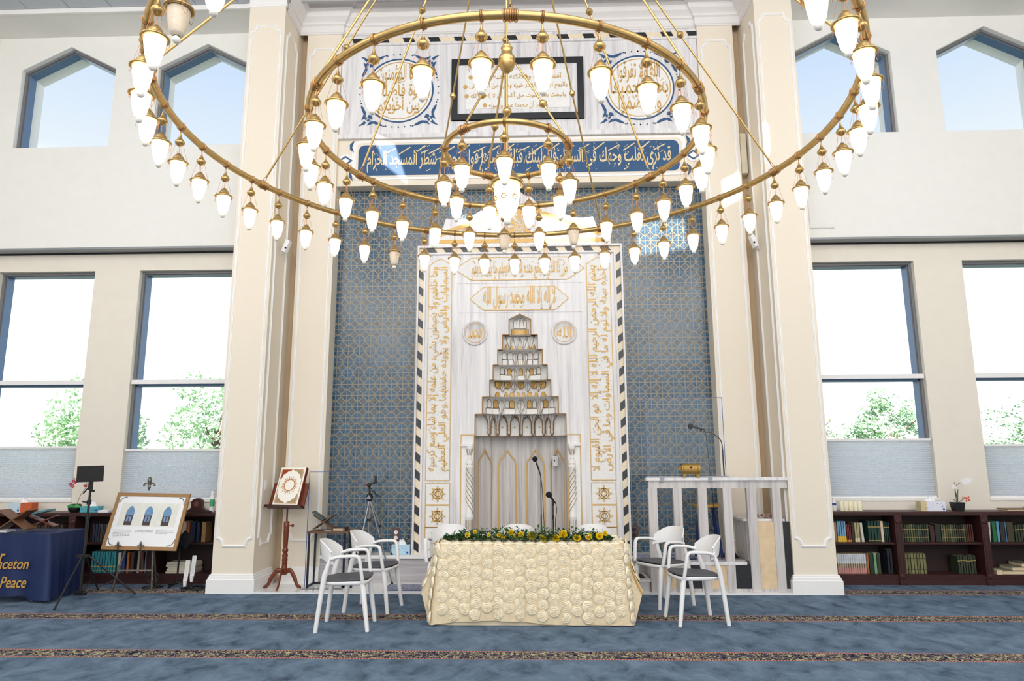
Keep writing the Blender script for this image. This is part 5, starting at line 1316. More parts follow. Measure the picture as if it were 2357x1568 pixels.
def left_books():
    rn = random.Random(21)
    D = [(44, 34, 34), (34, 44, 62), (78, 60, 44), (62, 40, 36), (40, 58, 50), (92, 76, 58)]
    row(-5.62, -5.25, 11, Z1, .245, D, 'dark leather bound book on the upper left shelf beside the light stand pole', 'dark books on the upper left shelf', rn, jit=.15)
    row(-6.45, -6.02, 10, Z1, .24, D, 'dark book on the upper shelf behind the blue clothed table', 'books behind the blue clothed table', rn, jit=.15)
    solo('paper_stack', MB().box(-5.24, -5.06, 9.02, 9.2, Z1, Z1+.05), mat('cream_paper', (232, 222, 200), .8), 'cream folded papers lying on the upper left shelf', 'paper', (-5.15, 9.1, Z1))
    row(-5.60, -5.27, 9, Z2, .265, [(58, 148, 158), (52, 140, 150), (64, 152, 160)], 'teal volume in the row on the lower left shelf', 'teal volumes on the lower left shelf', rn, (.28, .32, (200, 176, 96)), .01, (.08, .11, (200, 176, 96)))
    for x, w, h, c, l in ((-5.25, .045, .25, (206, 200, 190), 'white and grey book right of the teal volumes'), (-5.195, .05, .26, (40, 70, 130), 'dark blue book right of the teal volumes'), (-5.13, .035, .25, (196, 112, 56), 'orange book on the lower left shelf'), (-5.08, .05, .26, (84, 62, 60), 'brown book behind the easel leg'), (-4.99, .035, .27, (186, 178, 168), 'pale grey book between the easel legs'), (-4.94, .04, .26, (120, 44, 46), 'dark red book between the easel legs'), (-4.89, .048, .28, (140, 170, 190), 'light blue book between the easel legs')):
        book(x, w*.95, Z2, h, c, l, None)
    U = (((-4.58), .05, .25, (38, 44, 62), 'navy book on the upper shelf right of the poster'), (-4.52, .032, .26, (206, 190, 160), 'tan book on the upper shelf right of the poster'), (-4.47, .035, .25, (72, 88, 84), 'grey green book on the upper shelf right of the poster'), (-4.40, .065, .26, (228, 208, 176), 'wide cream book on the upper shelf right of the poster'), (-4.32, .028, .25, (188, 110, 84), 'thin orange book on the upper shelf right of the poster'), (-4.28, .07, .26, (24, 34, 66), 'wide navy book on the upper shelf right of the poster'), (-4.20, .05, .25, (30, 38, 60), 'dark blue book next to the pillar'), (-4.13, .06, .25, (150, 116, 70), 'golden brown book next to the pillar'))
    for x, w, h, c, l in U: book(x-.04, w*.95, Z1, h, c, l, None)
    for k in range(5): solo('paper_stack', MB().box(-4.58+.012*(k % 3), -4.22+.01*(k % 2), 9.02, 9.25, Z2+.028*k, Z2+.028*k+.025), MATS['cream_paper'], ('lowest', 'second lowest', 'middle', 'second highest', 'topmost')[k]+' cream paper bundle of the pile on the lower shelf by the left pillar', 'paper', (-4.4, 9.1, Z2+.028*k), 'paper bundles on the lower left shelf')
MATS.get('aged_paper') or mat('aged_paper', (226, 204, 168), .8)
left_books()

# ---------------------------------------------------------------- things on the left bookcase
def left_top():
    z = .8865
    TISSUE('tissue_carton', -6.77, -6.45, 9.03, 9.15, z, .125, 'blue, white and orange tissue box on the left bookcase', (206, 224, 236), ((-6.60, -6.45), mat('orange_card', (204, 96, 50), .6)))
    TISSUE('tissue_carton', -5.81, -5.57, 9.06, 9.17, z, .075, 'teal tissue box beside the green flower pot', (88, 172, 184))
    t = thing('orchid', 'red orchid in a green and black bow wrapped pot on the left bookcase', 'orchid', (-5.92, 9.13, z))
    part(t, 'pot', MB().lathe([(.05, z), (.075, z+.02), (.082, z+.06), (.07, z+.10), (.05, z+.105)], 18, (-5.93, 9.13, 0)), M_BLACK)
    mb = MB()
    for a, s in ((0, 1), (1, .9), (2.2, 1), (3.2, .8)): mb.grid(lambda u, v, a=a, s=s: (-5.90+.09*s*cos(a+u*2)*v, 9.06+.05*sin(a+u*2)*v, z+.06+.05*s*sin(u*pi)*(1-abs(v-.5))), 6, 4)
    part(t, 'green_bow', mb, mat('green_ribbon', (54, 150, 76), .4))
    part(t, 'stem', MB().tube(catmull([(-5.91, 9.13, z+.10), (-5.87, 9.13, z+.22), (-5.80, 9.13, z+.34), (-5.84, 9.12, z+.41), (-5.98, 9.1, z+.44)], 6), .004, 6), mat('orchid_stem', (112, 112, 60), .5))
    mr = mat('crimson_petal', (176, 26, 58), .5, var=.2, scale=50)
    for x, zz, r in ((-5.99, z+.36, .03), (-5.95, z+.40, .03), (-5.955, z+.34, .03), (-5.93, z+.385, .025), (-5.78, z+.335, .022), (-5.80, z+.345, .02)):
        mb = MB()
        for k in range(5):
            a = 2*pi*k/5+x*7; c = Vector((x, 9.085, zz)); mb.add([c, c+Vector((r*.7*cos(a-.5), -.006, r*.7*sin(a-.5))), c+Vector((r*1.1*cos(a), -.002, r*1.1*sin(a))), c+Vector((r*.7*cos(a+.5), -.006, r*.7*sin(a+.5)))], [(0, 1, 2, 3)], 0, True)
        part(t, 'blossom', mb, mr)
    solo('booklet', MB().box(-5.55, -5.42, 9.03, 9.15, z, z+.028), M_PAPER, 'white booklet on the left bookcase beside the poster', 'booklet', (-5.5, 9.1, z))
    solo('wicker_basket', MB().lathe([(.05, z), (.06, z+.02), (.058, z+.04), (.064, z+.06), (.06, z+.085), (.052, z+.08)], 14, (-4.495, 9.08, 0)), mat('wicker', (170, 128, 78), .8, var=.3, scale=90), 'small woven basket at the right edge of the poster', 'basket', (-4.495, 9.08, z))
    t = thing('mantel_clock', 'dark red wooden mantel clock on the left bookcase', 'clock', (-4.27, 9.14, z))
    pts = [(-4.42, z), (-4.13, z), (-4.14, z+.02), (-4.18, z+.03), (-4.205, z+.06), (-4.21, z+.11)]
    pts += [(-4.28+.075*cos(a), z+.11+.065*sin(a)) for a in [pi*i/8 for i in range(1, 8)]]+[(-4.355, z+.11), (-4.35, z+.06), (-4.375, z+.03), (-4.41, z+.02)]
    part(t, 'case', MB().prism(pts, 9.10, 9.17), M_DARKWOOD); part(t, 'dial', MB().prism(circle(-4.28, z+.10, .035, 20), 9.095, 9.10), mat('clock_dial', (110, 66, 52), .4))
    t = thing('spray_can', 'white and green spray can beside the pillar on the left bookcase', 'spray can', (-4.08, 9.12, z))
    part(t, 'can', MB().lathe([(.028, z), (.03, z+.01), (.03, z+.20), (.02, z+.215)], 16, (-4.08, 9.12, 0)), M_PAPER); part(t, 'cap', MB().lathe([(.022, z+.215), (.022, z+.265), (.001, z+.266)], 14, (-4.08, 9.12, 0)), M_WHITEPLASTIC); part(t, 'green_label', MB().lathe([(.0305, z+.07), (.0305, z+.16)], 16, (-4.08, 9.12, 0), caps=False), mat('label_green', (80, 176, 120), .5))
    solo('dark_tablet', MB().box(-4.20, -4.06, 9.0, 9.08, z, z+.014), M_BLACK, 'flat dark tablet in front of the mantel clock', 'tablet', (-4.13, 9.04, z))
left_top()

# ---------------------------------------------------------------- blue clothed table at far left
def blue_table():
    x1, y0, y1, z = -5.29, 7.80, 8.40, .742
    x0 = -7.1
    t = thing('display_table', 'display table under a royal blue cloth with gold lettering at far left', 'table', ((x0+x1)/2, (y0+y1)/2, 0))
    part(t, 'tabletop', MB().box(x0+.02, x1-.03, y0+.02, y1-.02, z-.03, z-.008), M_WHITEPLASTIC)
    for x in (x0+.2, x1-.2):
        for y in (y0+.1, y1-.1): part(t, 'leg', MB().tube([(x, y, 0), (x, y, z-.03)], .014, 8), M_STEEL)
    m = mat('royal_blue_cloth', (17, 38, 84), .62, var=.16, scale=5, stretch=(2, 2, .4))
    c = thing('blue_tablecloth', 'royal blue tablecloth with gold lettering on the far left table', 'tablecloth', ((x0+x1)/2, (y0+y1)/2, 0))
    per = [(x0+(x1-.02-x0)*i/46, y0) for i in range(47)]+[(x1, y0+.02+(y1-y0-.02)*i/16) for i in range(17)]
    n = len(per)
    def pt(i, v):
        x, y = per[i]; fr = i < 47
        f = .012*v*sin(i*.9)+.016*v*sin(i*.41)+.02*v
        if not fr: f += .02*v*sin(i*1.9)
        e = max(0, 1-abs(i-47)/5.0); f2 = .07*v*e
        hem = .035-.03*e+(.02*sin(i*.3))
        if fr and i < 42: hem = .075
        zz = z-(z-hem)*v
        return (x+(0 if fr else f)+f2*.9, y-(f if fr else 0)-f2*.7, zz)
    mb = MB().grid(lambda u, v: pt(round(u*(n-1)), v), n-1, 12); mb.add([(x0, y0, z), (x1, y0, z), (x1, y1, z), (x0, y1, z)], [(0, 1, 2, 3)])
    part(c, 'cloth_sheet', mb, m)
    gm = mat('gold_print', (206, 160, 84), .5, .1); mp = lambda a, b, o: (a, y0-.036-o, b)
    for s, xe, w, za, zb in (('er', -5.755, .13, .445, .535), ('Princeton', -5.475, .52, .365, .48), ('Peace', -5.48, .30, .165, .285)):
        part(c, 'lettering', lettering([s], xe-w, xe, za, zb, mp, .002, arabic=False, shear=.25, bold=.015), gm)
    z = z+.002
    XREST('folding_book_rest', (-5.83, 7.98, z), .18, .40, radians(33), 'crossed brown wooden book rest, left of two on the blue table', M_WALNUT)
    XREST('carved_book_rest', (-5.66, 8.19, z), .14, .30, radians(24), 'carved reddish book rest, right of two on the blue table', M_REDWOOD, .3)
    R = Matrix.Rotation(radians(-12), 3, 'Y'); solo('blue_book', MB().obox((-5.69, 8.2, z+.215), .20, .15, .022, R), mat('teal_book_cover', (92, 142, 152), .6), 'light teal book lying on the carved rest', 'book', (-5.69, 8.2, z+.215))
    solo('leaflet', MB().box(-6.06, -5.92, 7.95, 8.1, z, z+.02), M_PAPER, 'white leaflets beneath the left book rest on the blue table', 'paper', (-6, 8, z))
blue_table()

# ---------------------------------------------------------------- light stand with a black panel
def light_stand():
    c = Vector((-5.0, 7.98, 0)); t = thing('light_stand', 'black tripod stand carrying a flat black light panel', 'light stand', (c.x, c.y, 0))
    part(t, 'panel', MB().obox((c.x+.0, c.y-.03, 1.405), .30, .035, .185, Matrix.Rotation(-.03, 3, 'Y')), M_BLACK)
    part(t, 'pole', MB().tube([(c.x, c.y, .08), (c.x, c.y, .92)], .019, 10).tube([(c.x, c.y, .9), (c.x, c.y, 1.32)], .0125, 10), M_BLACK)
    for z in (.92, 1.08): part(t, 'clamp', MB().tube([(c.x, c.y, z-.025), (c.x, c.y, z+.025)], .024, 10).tube([(c.x-.01, c.y-.02, z), (c.x-.06, c.y-.03, z+.01)], .009, 6), M_BLACK)
    part(t, 'bracket', MB().box(c.x-.018, c.x+.018, c.y-.02, c.y+.02, 1.22, 1.33).tube([(c.x-.02, c.y-.02, 1.24), (c.x-.06, c.y-.03, 1.18)], .008, 6).tube([(c.x+.02, c.y, 1.21), (c.x+.05, c.y, 1.21)], .012, 8), M_BLACK)
    part(t, 'collar', MB().box(c.x-.075, c.x+.06, c.y-.03, c.y+.03, .46, .49), M_BLACK)
    part(t, 'lower_collar', MB().box(c.x-.06, c.x+.06, c.y-.03, c.y+.03, .05, .075), M_BLACK)
    for e in ((-4.885, 7.40, .01), (-4.52, 8.27, .01), (-5.13, 8.52, .01)):
        e = Vector(e); d = Vector((e.x-c.x, e.y-c.y, 0)).normalized(); b = c+Vector((0, 0, .475))+d*.05
        part(t, 'leg', MB().tube([b, e], .011, 8), mat('satin_black_metal', (60, 62, 68), .25, .6)); m = b.lerp(e, .6)
        part(t, 'brace', MB().tube([c+Vector((0, 0, .062))+d*.04, m], .006, 6), M_BLACK)
light_stand()

# ---------------------------------------------------------------- easel with framed poster
def easel():
    t = thing('easel', 'twisted pewter easel with fleur-de-lis top holding the framed poster', 'easel', (-4.68, 8.6, 0)); m = mat('pewter', (128, 122, 112), .35, .7, var=.15, scale=40)
    def twisted(a, b, r):
        a, b = Vector(a), Vector(b); mb = MB().tube([a, b], r, 8); d = (b-a); L = d.length; d.normalize(); u = d.orthogonal().normalized(); w = d.cross(u); n = int(L/.012)
        mb.tube([a+d*L*i/n+(u*cos(i*.9)+w*sin(i*.9))*r*.8 for i in range(n+1)], r*.42, 5); return mb
    for b, e in (((-4.80, 8.52, .62), (-4.945, 8.49, 0)), ((-4.50, 8.52, .62), (-4.475, 8.53, 0))):
        part(t, 'leg', twisted(b, e, .014), m)
        part(t, 'upper_leg', MB().tube([b, (-4.66+(.03 if b[0] > -4.6 else -.03), 8.66, 1.14)], .012, 8), m)
    part(t, 'rear_leg', MB().tube([(-4.66, 8.68, 1.10), (-4.64, 8.93, 0)], .011, 8), m)
    part(t, 'crossbar', twisted((-4.905, 8.50, .235), (-4.485, 8.53, .235), .012), m)
    def fleur(c, k, mb=None):
        mb = MB(); q = Vector(c)
        mb.lathe([(.001, .105*k), (.012*k, .10*k), (.024*k, .075*k), (.026*k, .055*k), (.018*k, .025*k), (.013*k, 0), (.018*k, -.012*k), (.018*k, -.022*k), (.013*k, -.03*k), (.013*k, -.06*k)], 12, c)
        for s in (-1, 1): mb.tube(catmull([q+Vector((s*.005*k, 0, .0)), q+Vector((s*.028*k, 0, .022*k)), q+Vector((s*.052*k, 0, .024*k)), q+Vector((s*.064*k, 0, .008*k)), q+Vector((s*.058*k, 0, -.006*k))], 4), [.008*k]*4+[.011*k]*8+[.012*k]*5, 8)
        return mb
    part(t, 'finial', fleur((-4.67, 8.63, 1.245), 1.05), m, label='fleur-de-lis finial')
    for x in (-4.865, -4.585): part(t, 'picture_rest', fleur((x, 8.40, .535), .55).tube([(x, 8.40, .50), (x, 8.52, .46)], .007, 6), m)
    part(t, 'prop_rod', MB().tube([(-4.60, 8.44, .50), (-4.615, 8.55, .25)], .008, 6), m)
    # framed poster leaning back on it
    p = thing('framed_poster', 'oak framed poster showing three arched doorways, standing on the easel', 'poster', (-4.62, 8.45, .49))
    o = Vector((-4.62, 8.425, .485)); R = Matrix.Rotation(-radians(19), 3, 'X') @ Matrix.Rotation(radians(1.2), 3, 'Y'); W, H = .465, .70
    f = lambda a, out, b: tuple(o+R @ Vector((a, -out, b)))
    def slab(a0, a1, b0, b1, o0, o1, mi=0, mb=None):
        mb = mb or MB(); v = [f(a, q, b) for a in (a0, a1) for q in (o1, o0) for b in (b0, b1)]
        return mb.add(v, [(0, 1, 3, 2), (4, 6, 7, 5), (0, 4, 5, 1), (2, 3, 7, 6), (0, 2, 6, 4), (1, 5, 7, 3)], mi)
    mb = MB(); w = .042
    for a0, a1, b0, b1 in ((-W, W, 0, w), (-W, W, H-w, H), (-W, -W+w, w, H-w), (W-w, W, w, H-w)): part(p, 'frame_rail', slab(a0, a1, b0, b1, -.012, .012), M_OAK)
    part(p, 'sheet', slab(-W+w, W-w, w, H-w, -.006, .002), M_PAPER)
    ph = part(p, 'photo_print', slab(-.365, .365, .285, .575, .002, .004), mat('print_cream', (232, 232, 224), .6, var=.04, scale=12))
    md = mat('print_door', (78, 58, 60), .6, var=.1); mg = mat('print_window', (110, 150, 190), .5, var=.25, scale=80)
    for cx in (-.235, .0, .235):
        q = [(cx-.052, .42)]+[(cx-.052*cos(a), .45+.07*sin(a)*(1+.25*sin(a)**6)) for a in [pi*i/10 for i in range(11)]]+[(cx+.052, .42)]
        mb = MB(); mb.add([f(a, .0045, b) for a, b in q], [tuple(range(len(q)-1, -1, -1))]); part(ph, 'arch_print', mb, mg)
        part(ph, 'door_print', slab(cx-.048, cx+.048, .298, .42, .004, .0048), md)
        part(ph, 'door_glass_print', slab(cx-.03, cx-.006, .345, .41, .0048, .0052), mg); part(ph, 'door_glass_print', slab(cx+.006, cx+.03, .345, .41, .0048, .0052), mg)
    mi = mat('print_ink', (150, 154, 164), .6); mb = MB(); rn = random.Random(2)
    for cx, n in ((-.27, 6), (.0, 3), (.26, 3)):
        for k in range(n):
            x = cx-.11
            while x < cx+.10-(.08 if k == n-1 else 0):
                l = rn.uniform(.012, .035); slab(x, x+l, .235-.017*k, .2405-.017*k, .002, .0028, 0, mb); x += l+.006
    part(p, 'caption_text', mb, mi, kind='stuff')
    mk = mat('print_black', (70, 72, 80), .6); mb = MB()
    for sx in (-1, 1):
        for b, sb in ((w, 1), (H-w, -1)):
            for k in range(9):
                a = k/8*pi/2; r = .085; ca, cb = sx*(W-w-.012-.075+.075*cos(a)*1.0), b+sb*(.012+.075-.075*sin(a)); c = (ca, cb)
                slab(c[0]-.006, c[0]+.006, c[1]-.006, c[1]+.006, .002, .0028, 0, mb)
    part(p, 'corner_ornament', mb, mk, kind='stuff')
easel()
# ---------------------------------------------------------------- other stands on the left
def left_misc():
    t = thing('music_stand', 'slim black stand between the easel and the left pillar', 'stand', (-4.30, 8.78, 0))
    part(t, 'pole', MB().tube([(-4.30, 8.78, .03), (-4.29, 8.78, .60)], .011, 8), M_BLACK)
    part(t, 'desk', MB().obox((-4.22, 8.76, .575), .16, .012, .16, Matrix.Rotation(.7, 3, 'Y')), M_BLACK)
    for a in (20, 140, 260): part(t, 'foot', MB().tube([(-4.30, 8.78, .05), (-4.30+.19*cos(radians(a)), 8.78+.14*sin(radians(a)), .012)], .012, 6), M_BLACK)
    t = thing('round_base_stand', 'low black stand on a round base behind the easel', 'stand', (-4.57, 8.72, 0))
    part(t, 'base', MB().lathe([(.12, .0), (.12, .012), (.03, .03), (.012, .05)], 24, (-4.57, 8.72, 0)), M_BLACK)
    part(t, 'hoop', MB().tube([(-4.57+.07*cos(a), 8.72, .12+.075*sin(a)) for a in [2*pi*i/20 for i in range(20)]], .006, 6, True), mat('dark_bronze', (70, 62, 56), .4, .6))
    for k, (x, z, label) in enumerate(((-4.115, .10, 'front one of two white ribbed lamp tubes leaning by the left pillar'), (-4.06, .15, 'rear one of two white ribbed lamp tubes leaning by the left pillar'))):
        y = 8.62+.05*k; t = thing('ribbed_lamp', label, 'lamp', (x, y, z-.07)); mb = MB()
        for i in range(4): mb.tube([(x-.021+.014*i, y, z), (x-.012+.014*i, y+.02, z+.24)], .007, 6)
        part(t, 'tubes', mb, M_WHITEPLASTIC, kind='stuff'); part(t, 'socket', MB().tube([(x, y, z-.07), (x, y, z)], [.018, .026], 10), M_PAPER)
    rn = random.Random(8); mb = MB(); P = []
    for i in range(60): a = i*.55; r = .05+.10*rn.random(); P.append((-3.98+r*1.25*cos(a)-.0, 8.60+r*.7*sin(a), .012+.03*rn.random()))
    solo('cable_coil', mb.tube(catmull(P, 4), .006, 6), M_BLACK, 'tangle of black cable on the carpet at the foot of the left pillar', 'cable', (-3.98, 8.6, 0))
    t = thing('light_switch', 'white switch plate on the inner face of the left pillar', 'switch', (-3.18, 8.62, 1.25)); part(t, 'plate', MB().box(-3.1845, -3.176, 8.585, 8.655, 1.19, 1.31), M_WHITEPLASTIC); part(t, 'rocker', MB().box(-3.177, -3.172, 8.605, 8.635, 1.22, 1.28), M_TRIM)
left_misc()
# ================================================================ marble balustrade on the right
def balustrade():
    Y0, Y1 = 8.40, 8.455
    t = thing('marble_balustrade', 'grey marble balustrade with travertine and black stone panels right of the table', 'balustrade', (2.36, 8.43, .018))
    part(t, 'handrail', MB().box(1.515, 3.18, Y0-.03, Y1+.05, 1.297, 1.331), M_MARBLE)
    part(t, 'top_rail', MB().box(1.545, 3.18, Y0, Y1, 1.205, 1.297), M_MARBLE_G)
    pe = ((1.537, 1.642), (1.832, 1.934), (2.125, 2.23), (2.42, 2.52), (2.70, 2.805), (2.998, 3.098))
    for a, b in pe: part(t, 'post', MB().box(a, b, Y0-.004, Y1+.004, .02, 1.205), M_MARBLE_G)
    part(t, 'bottom_rail', MB().box(1.545, 3.18, Y0+.004, Y1-.004, .018, .058), M_MARBLE_G)
    part(t, 'ledge', MB().box(1.545, 2.655, Y0-.008, Y1+.1, .325, .36), M_MARBLE)
    for k, (a, b) in enumerate(((1.648, 1.838), (1.942, 2.135), (2.234, 2.43), (2.528, 2.705))):
        part(t, 'stone_panel', MB().box(a, b, Y0+.008, Y1, .058, .325), M_TRAVERTINE if k % 2 == 0 else M_BLACKSTONE)
    part(t, 'stone_panel', MB().box(2.81, 3.0, Y0+.008, Y1, .058, .815), M_TRAVERTINE); part(t, 'stone_panel', MB().box(3.098, 3.18, Y0+.008, Y1, .058, .815), M_BLACKSTONE)
    struct('floor_raised', MB().box(1.56, 3.14, 8.57, 8.934, .02, .355), M_MARBLE_G, 'raised marble floor behind the balustrade')
    b = thing('marble_bench', 'grey marble block with white top behind the right end of the balustrade', 'bench', (2.93, 8.7, .36)); part(b, 'body', MB().box(2.69, 3.135, 8.475, 8.925, .362, .815), M_MARBLE_G); part(b, 'top_slab', MB().box(2.66, 3.15, 8.465, 8.93, .815, .842), M_MARBLE)
    # short marble return left of the first post
    r = thing('marble_step_block', 'low grey marble block on the floor left of the balustrade', 'step block', (1.33, 8.55, .018)); part(r, 'body', MB().box(1.15, 1.53, 8.44, 8.93, .018, .13), M_MARBLE_G); part(r, 'top_slab', MB().box(1.14, 1.535, 8.43, 8.93, .13, .155), M_MARBLE)
    solo('doormat', MB().box(1.22, 1.48, 8.5, 8.8, .156, .166), M_BLACK, 'small black mat on the low marble block', 'mat', (1.35, 8.65, .156))
    # clear screen clamped on the rail
    s = thing('acrylic_screen', 'tall clear acrylic screen with blue edges clamped on the balustrade rail', 'screen', (2.02, 8.45, 1.331)); x0, x1 = 1.54, 2.49; yy = 8.46
    part(s, 'sheet', MB().box(x0, x1, yy, yy+.005, 1.345, 2.295), M_ACRYLIC)
    part(s, 'edge', MB().box(x0, x0+.006, yy-.001, yy+.006, 1.345, 2.295).box(x1-.006, x1, yy-.001, yy+.006, 1.345, 2.295).box(x0, x1, yy-.001, yy+.006, 2.289, 2.295), M_ACRYLIC_EDGE)
    part(s, 'foot', MB().box(x0-.01, x1+.02, yy-.03, yy+.03, 1.332, 1.346), mat('grey_plastic', (150, 148, 158), .4))
    for x in (1.70, 2.27): part(s, 'clamp', MB().box(x-.022, x+.028, 8.362, 8.369, 1.285, 1.345), M_STEEL)
    g = thing('brass_book_rest', 'brushed brass cylinder shaped rest standing on the balustrade rail', 'book rest', (2.05, 8.41, 1.331)); R = .075; a0, a1 = 1.94, 2.16
    mb = MB(); c = (8.39, 1.42)
    def sh(u, v, r=R): a = radians(-40+215*v); return (a0+(a1-a0)*u, c[0]-r*cos(a)*.5, c[1]+r*sin(a)) 
    mb.grid(lambda u, v: sh(u, v), 8, 14, flip=True); mb.grid(lambda u, v: sh(u, v, R-.004), 8, 14); part(g, 'shell', mb, M_ANTIQUE)
    for x in (1.965, 2.13): part(g, 'rib', MB().tube([(x, c[0]-(R+.002)*cos(a)*.5, c[1]+(R+.002)*sin(a)) for a in [radians(-40+215*i/14) for i in range(15)]], .005, 6), M_ANTIQUE)
    part(g, 'boss', MB().ball((2.05, c[0]-.038, c[1]+.03), .012, 10, 6), M_BLACK)
    part(g, 'foot', MB().box(1.95, 1.99, 8.36, 8.43, 1.331, 1.375), M_ANTIQUE); part(g, 'foot', MB().box(2.11, 2.15, 8.36, 8.43, 1.331, 1.375), M_ANTIQUE)
    part(g, 'side_wing', MB().prism([(1.885, 1.425), (1.945, 1.41), (1.95, 1.485)], 8.38, 8.386), M_ANTIQUE)
    m = thing('gooseneck_microphone', 'black gooseneck microphone rising above the balustrade', 'microphone', (2.5, 8.6, .36)); Y = 8.60
    part(m, 'pole', MB().tube([(2.51, Y, .37), (2.50, Y, 1.66)], .009, 8), M_BLACK)
    part(m, 'base', MB().lathe([(.001, .39), (.04, .38), (.05, .362)], 20, (2.51, Y, 0)), M_BLACK)
    part(m, 'gooseneck', MB().tube(catmull([(2.50, Y, 1.65), (2.49, Y, 1.76), (2.43, Y, 1.83), (2.36, Y, 1.87), (2.27, Y, 1.885)], 6), .0065, 8), M_BLACK)
    part(m, 'microphone', MB().tube([(2.30, Y, 1.905), (2.16, Y-.01, 1.94)], [.009, .014], 10).ball((2.25, Y, 1.895), .014, 8, 5), M_BLACK)
    part(m, 'foam_head', MB().ball((2.12, Y-.015, 1.948), .036, 14, 8), MATS['black_foam'])
    part(m, 'cable', MB().tube(catmull([(2.29, Y, 1.90), (2.315, Y+.02, 1.8), (2.335, Y+.02, 1.4), (2.36, Y+.02, 1.0), (2.38, Y+.02, .38)], 6), .004, 6), M_BLACK)
    s = thing('bar_stool', 'dark blue wooden stool with a gold rimmed seat behind the balustrade', 'stool', (2.32, 8.80, .36)); c = Vector((2.315, 8.79, 0))
    part(s, 'seat', MB().lathe([(.14, .96), (.165, .965), (.168, .98), (.16, .995), (.0001, .995)], 28, (c.x, c.y, 0)), mat('gold_wood', (190, 146, 70), .4, var=.15, scale=30))
    for sx in (-1, 1):
        for sy in (-1, 1): part(s, 'leg', MB().tube([(c.x+sx*.085, c.y+sy*.05, .96), (c.x+sx*.14, c.y+sy*.085, .36)], .018, 10), M_BLUEPAINT)
    for z, k in ((.62, .118), (.50, .128)):
        part(s, 'rung', MB().tube([(c.x-k, c.y-.075, z), (c.x+k, c.y-.075, z)], .011, 8), M_BLUEPAINT); part(s, 'rung', MB().tube([(c.x-k, c.y+.075, z+.05), (c.x+k, c.y+.075, z+.05)], .011, 8), M_BLUEPAINT)
    rn = random.Random(4); mm = mat('mottled_brown', (160, 130, 116), .8, var=.5, scale=60)
    for x, w, lab in ((2.80, .12, 'knotted brown and white bead string by the balustrade post'), (3.0, .17, 'coiled brown and white bead string near the right pillar')):
        mb = MB()
        for k in range(24): mb.ball((x-w/2+w*rn.random(), 8.52+.08*rn.random(), .86+.03*rn.random()), .017, 8, 5)
        solo('prayer_beads', mb, mm, lab, 'beads', (x, 8.55, .842))
    P = [Vector((2.42+.13*i/10+0*i, 8.78, .37)) for i in range(11)]
    solo('dark_bag', MB().grid(lambda u, v: (2.50+.16*u, 8.69+.2*v, .364+.14*sin(pi*u)**.7*sin(pi*v)**.6*(1-.5*u)), 14, 8), M_BLACK, 'crumpled black bag on the raised floor under the stool', 'bag', (2.58, 8.79, .362))
balustrade()

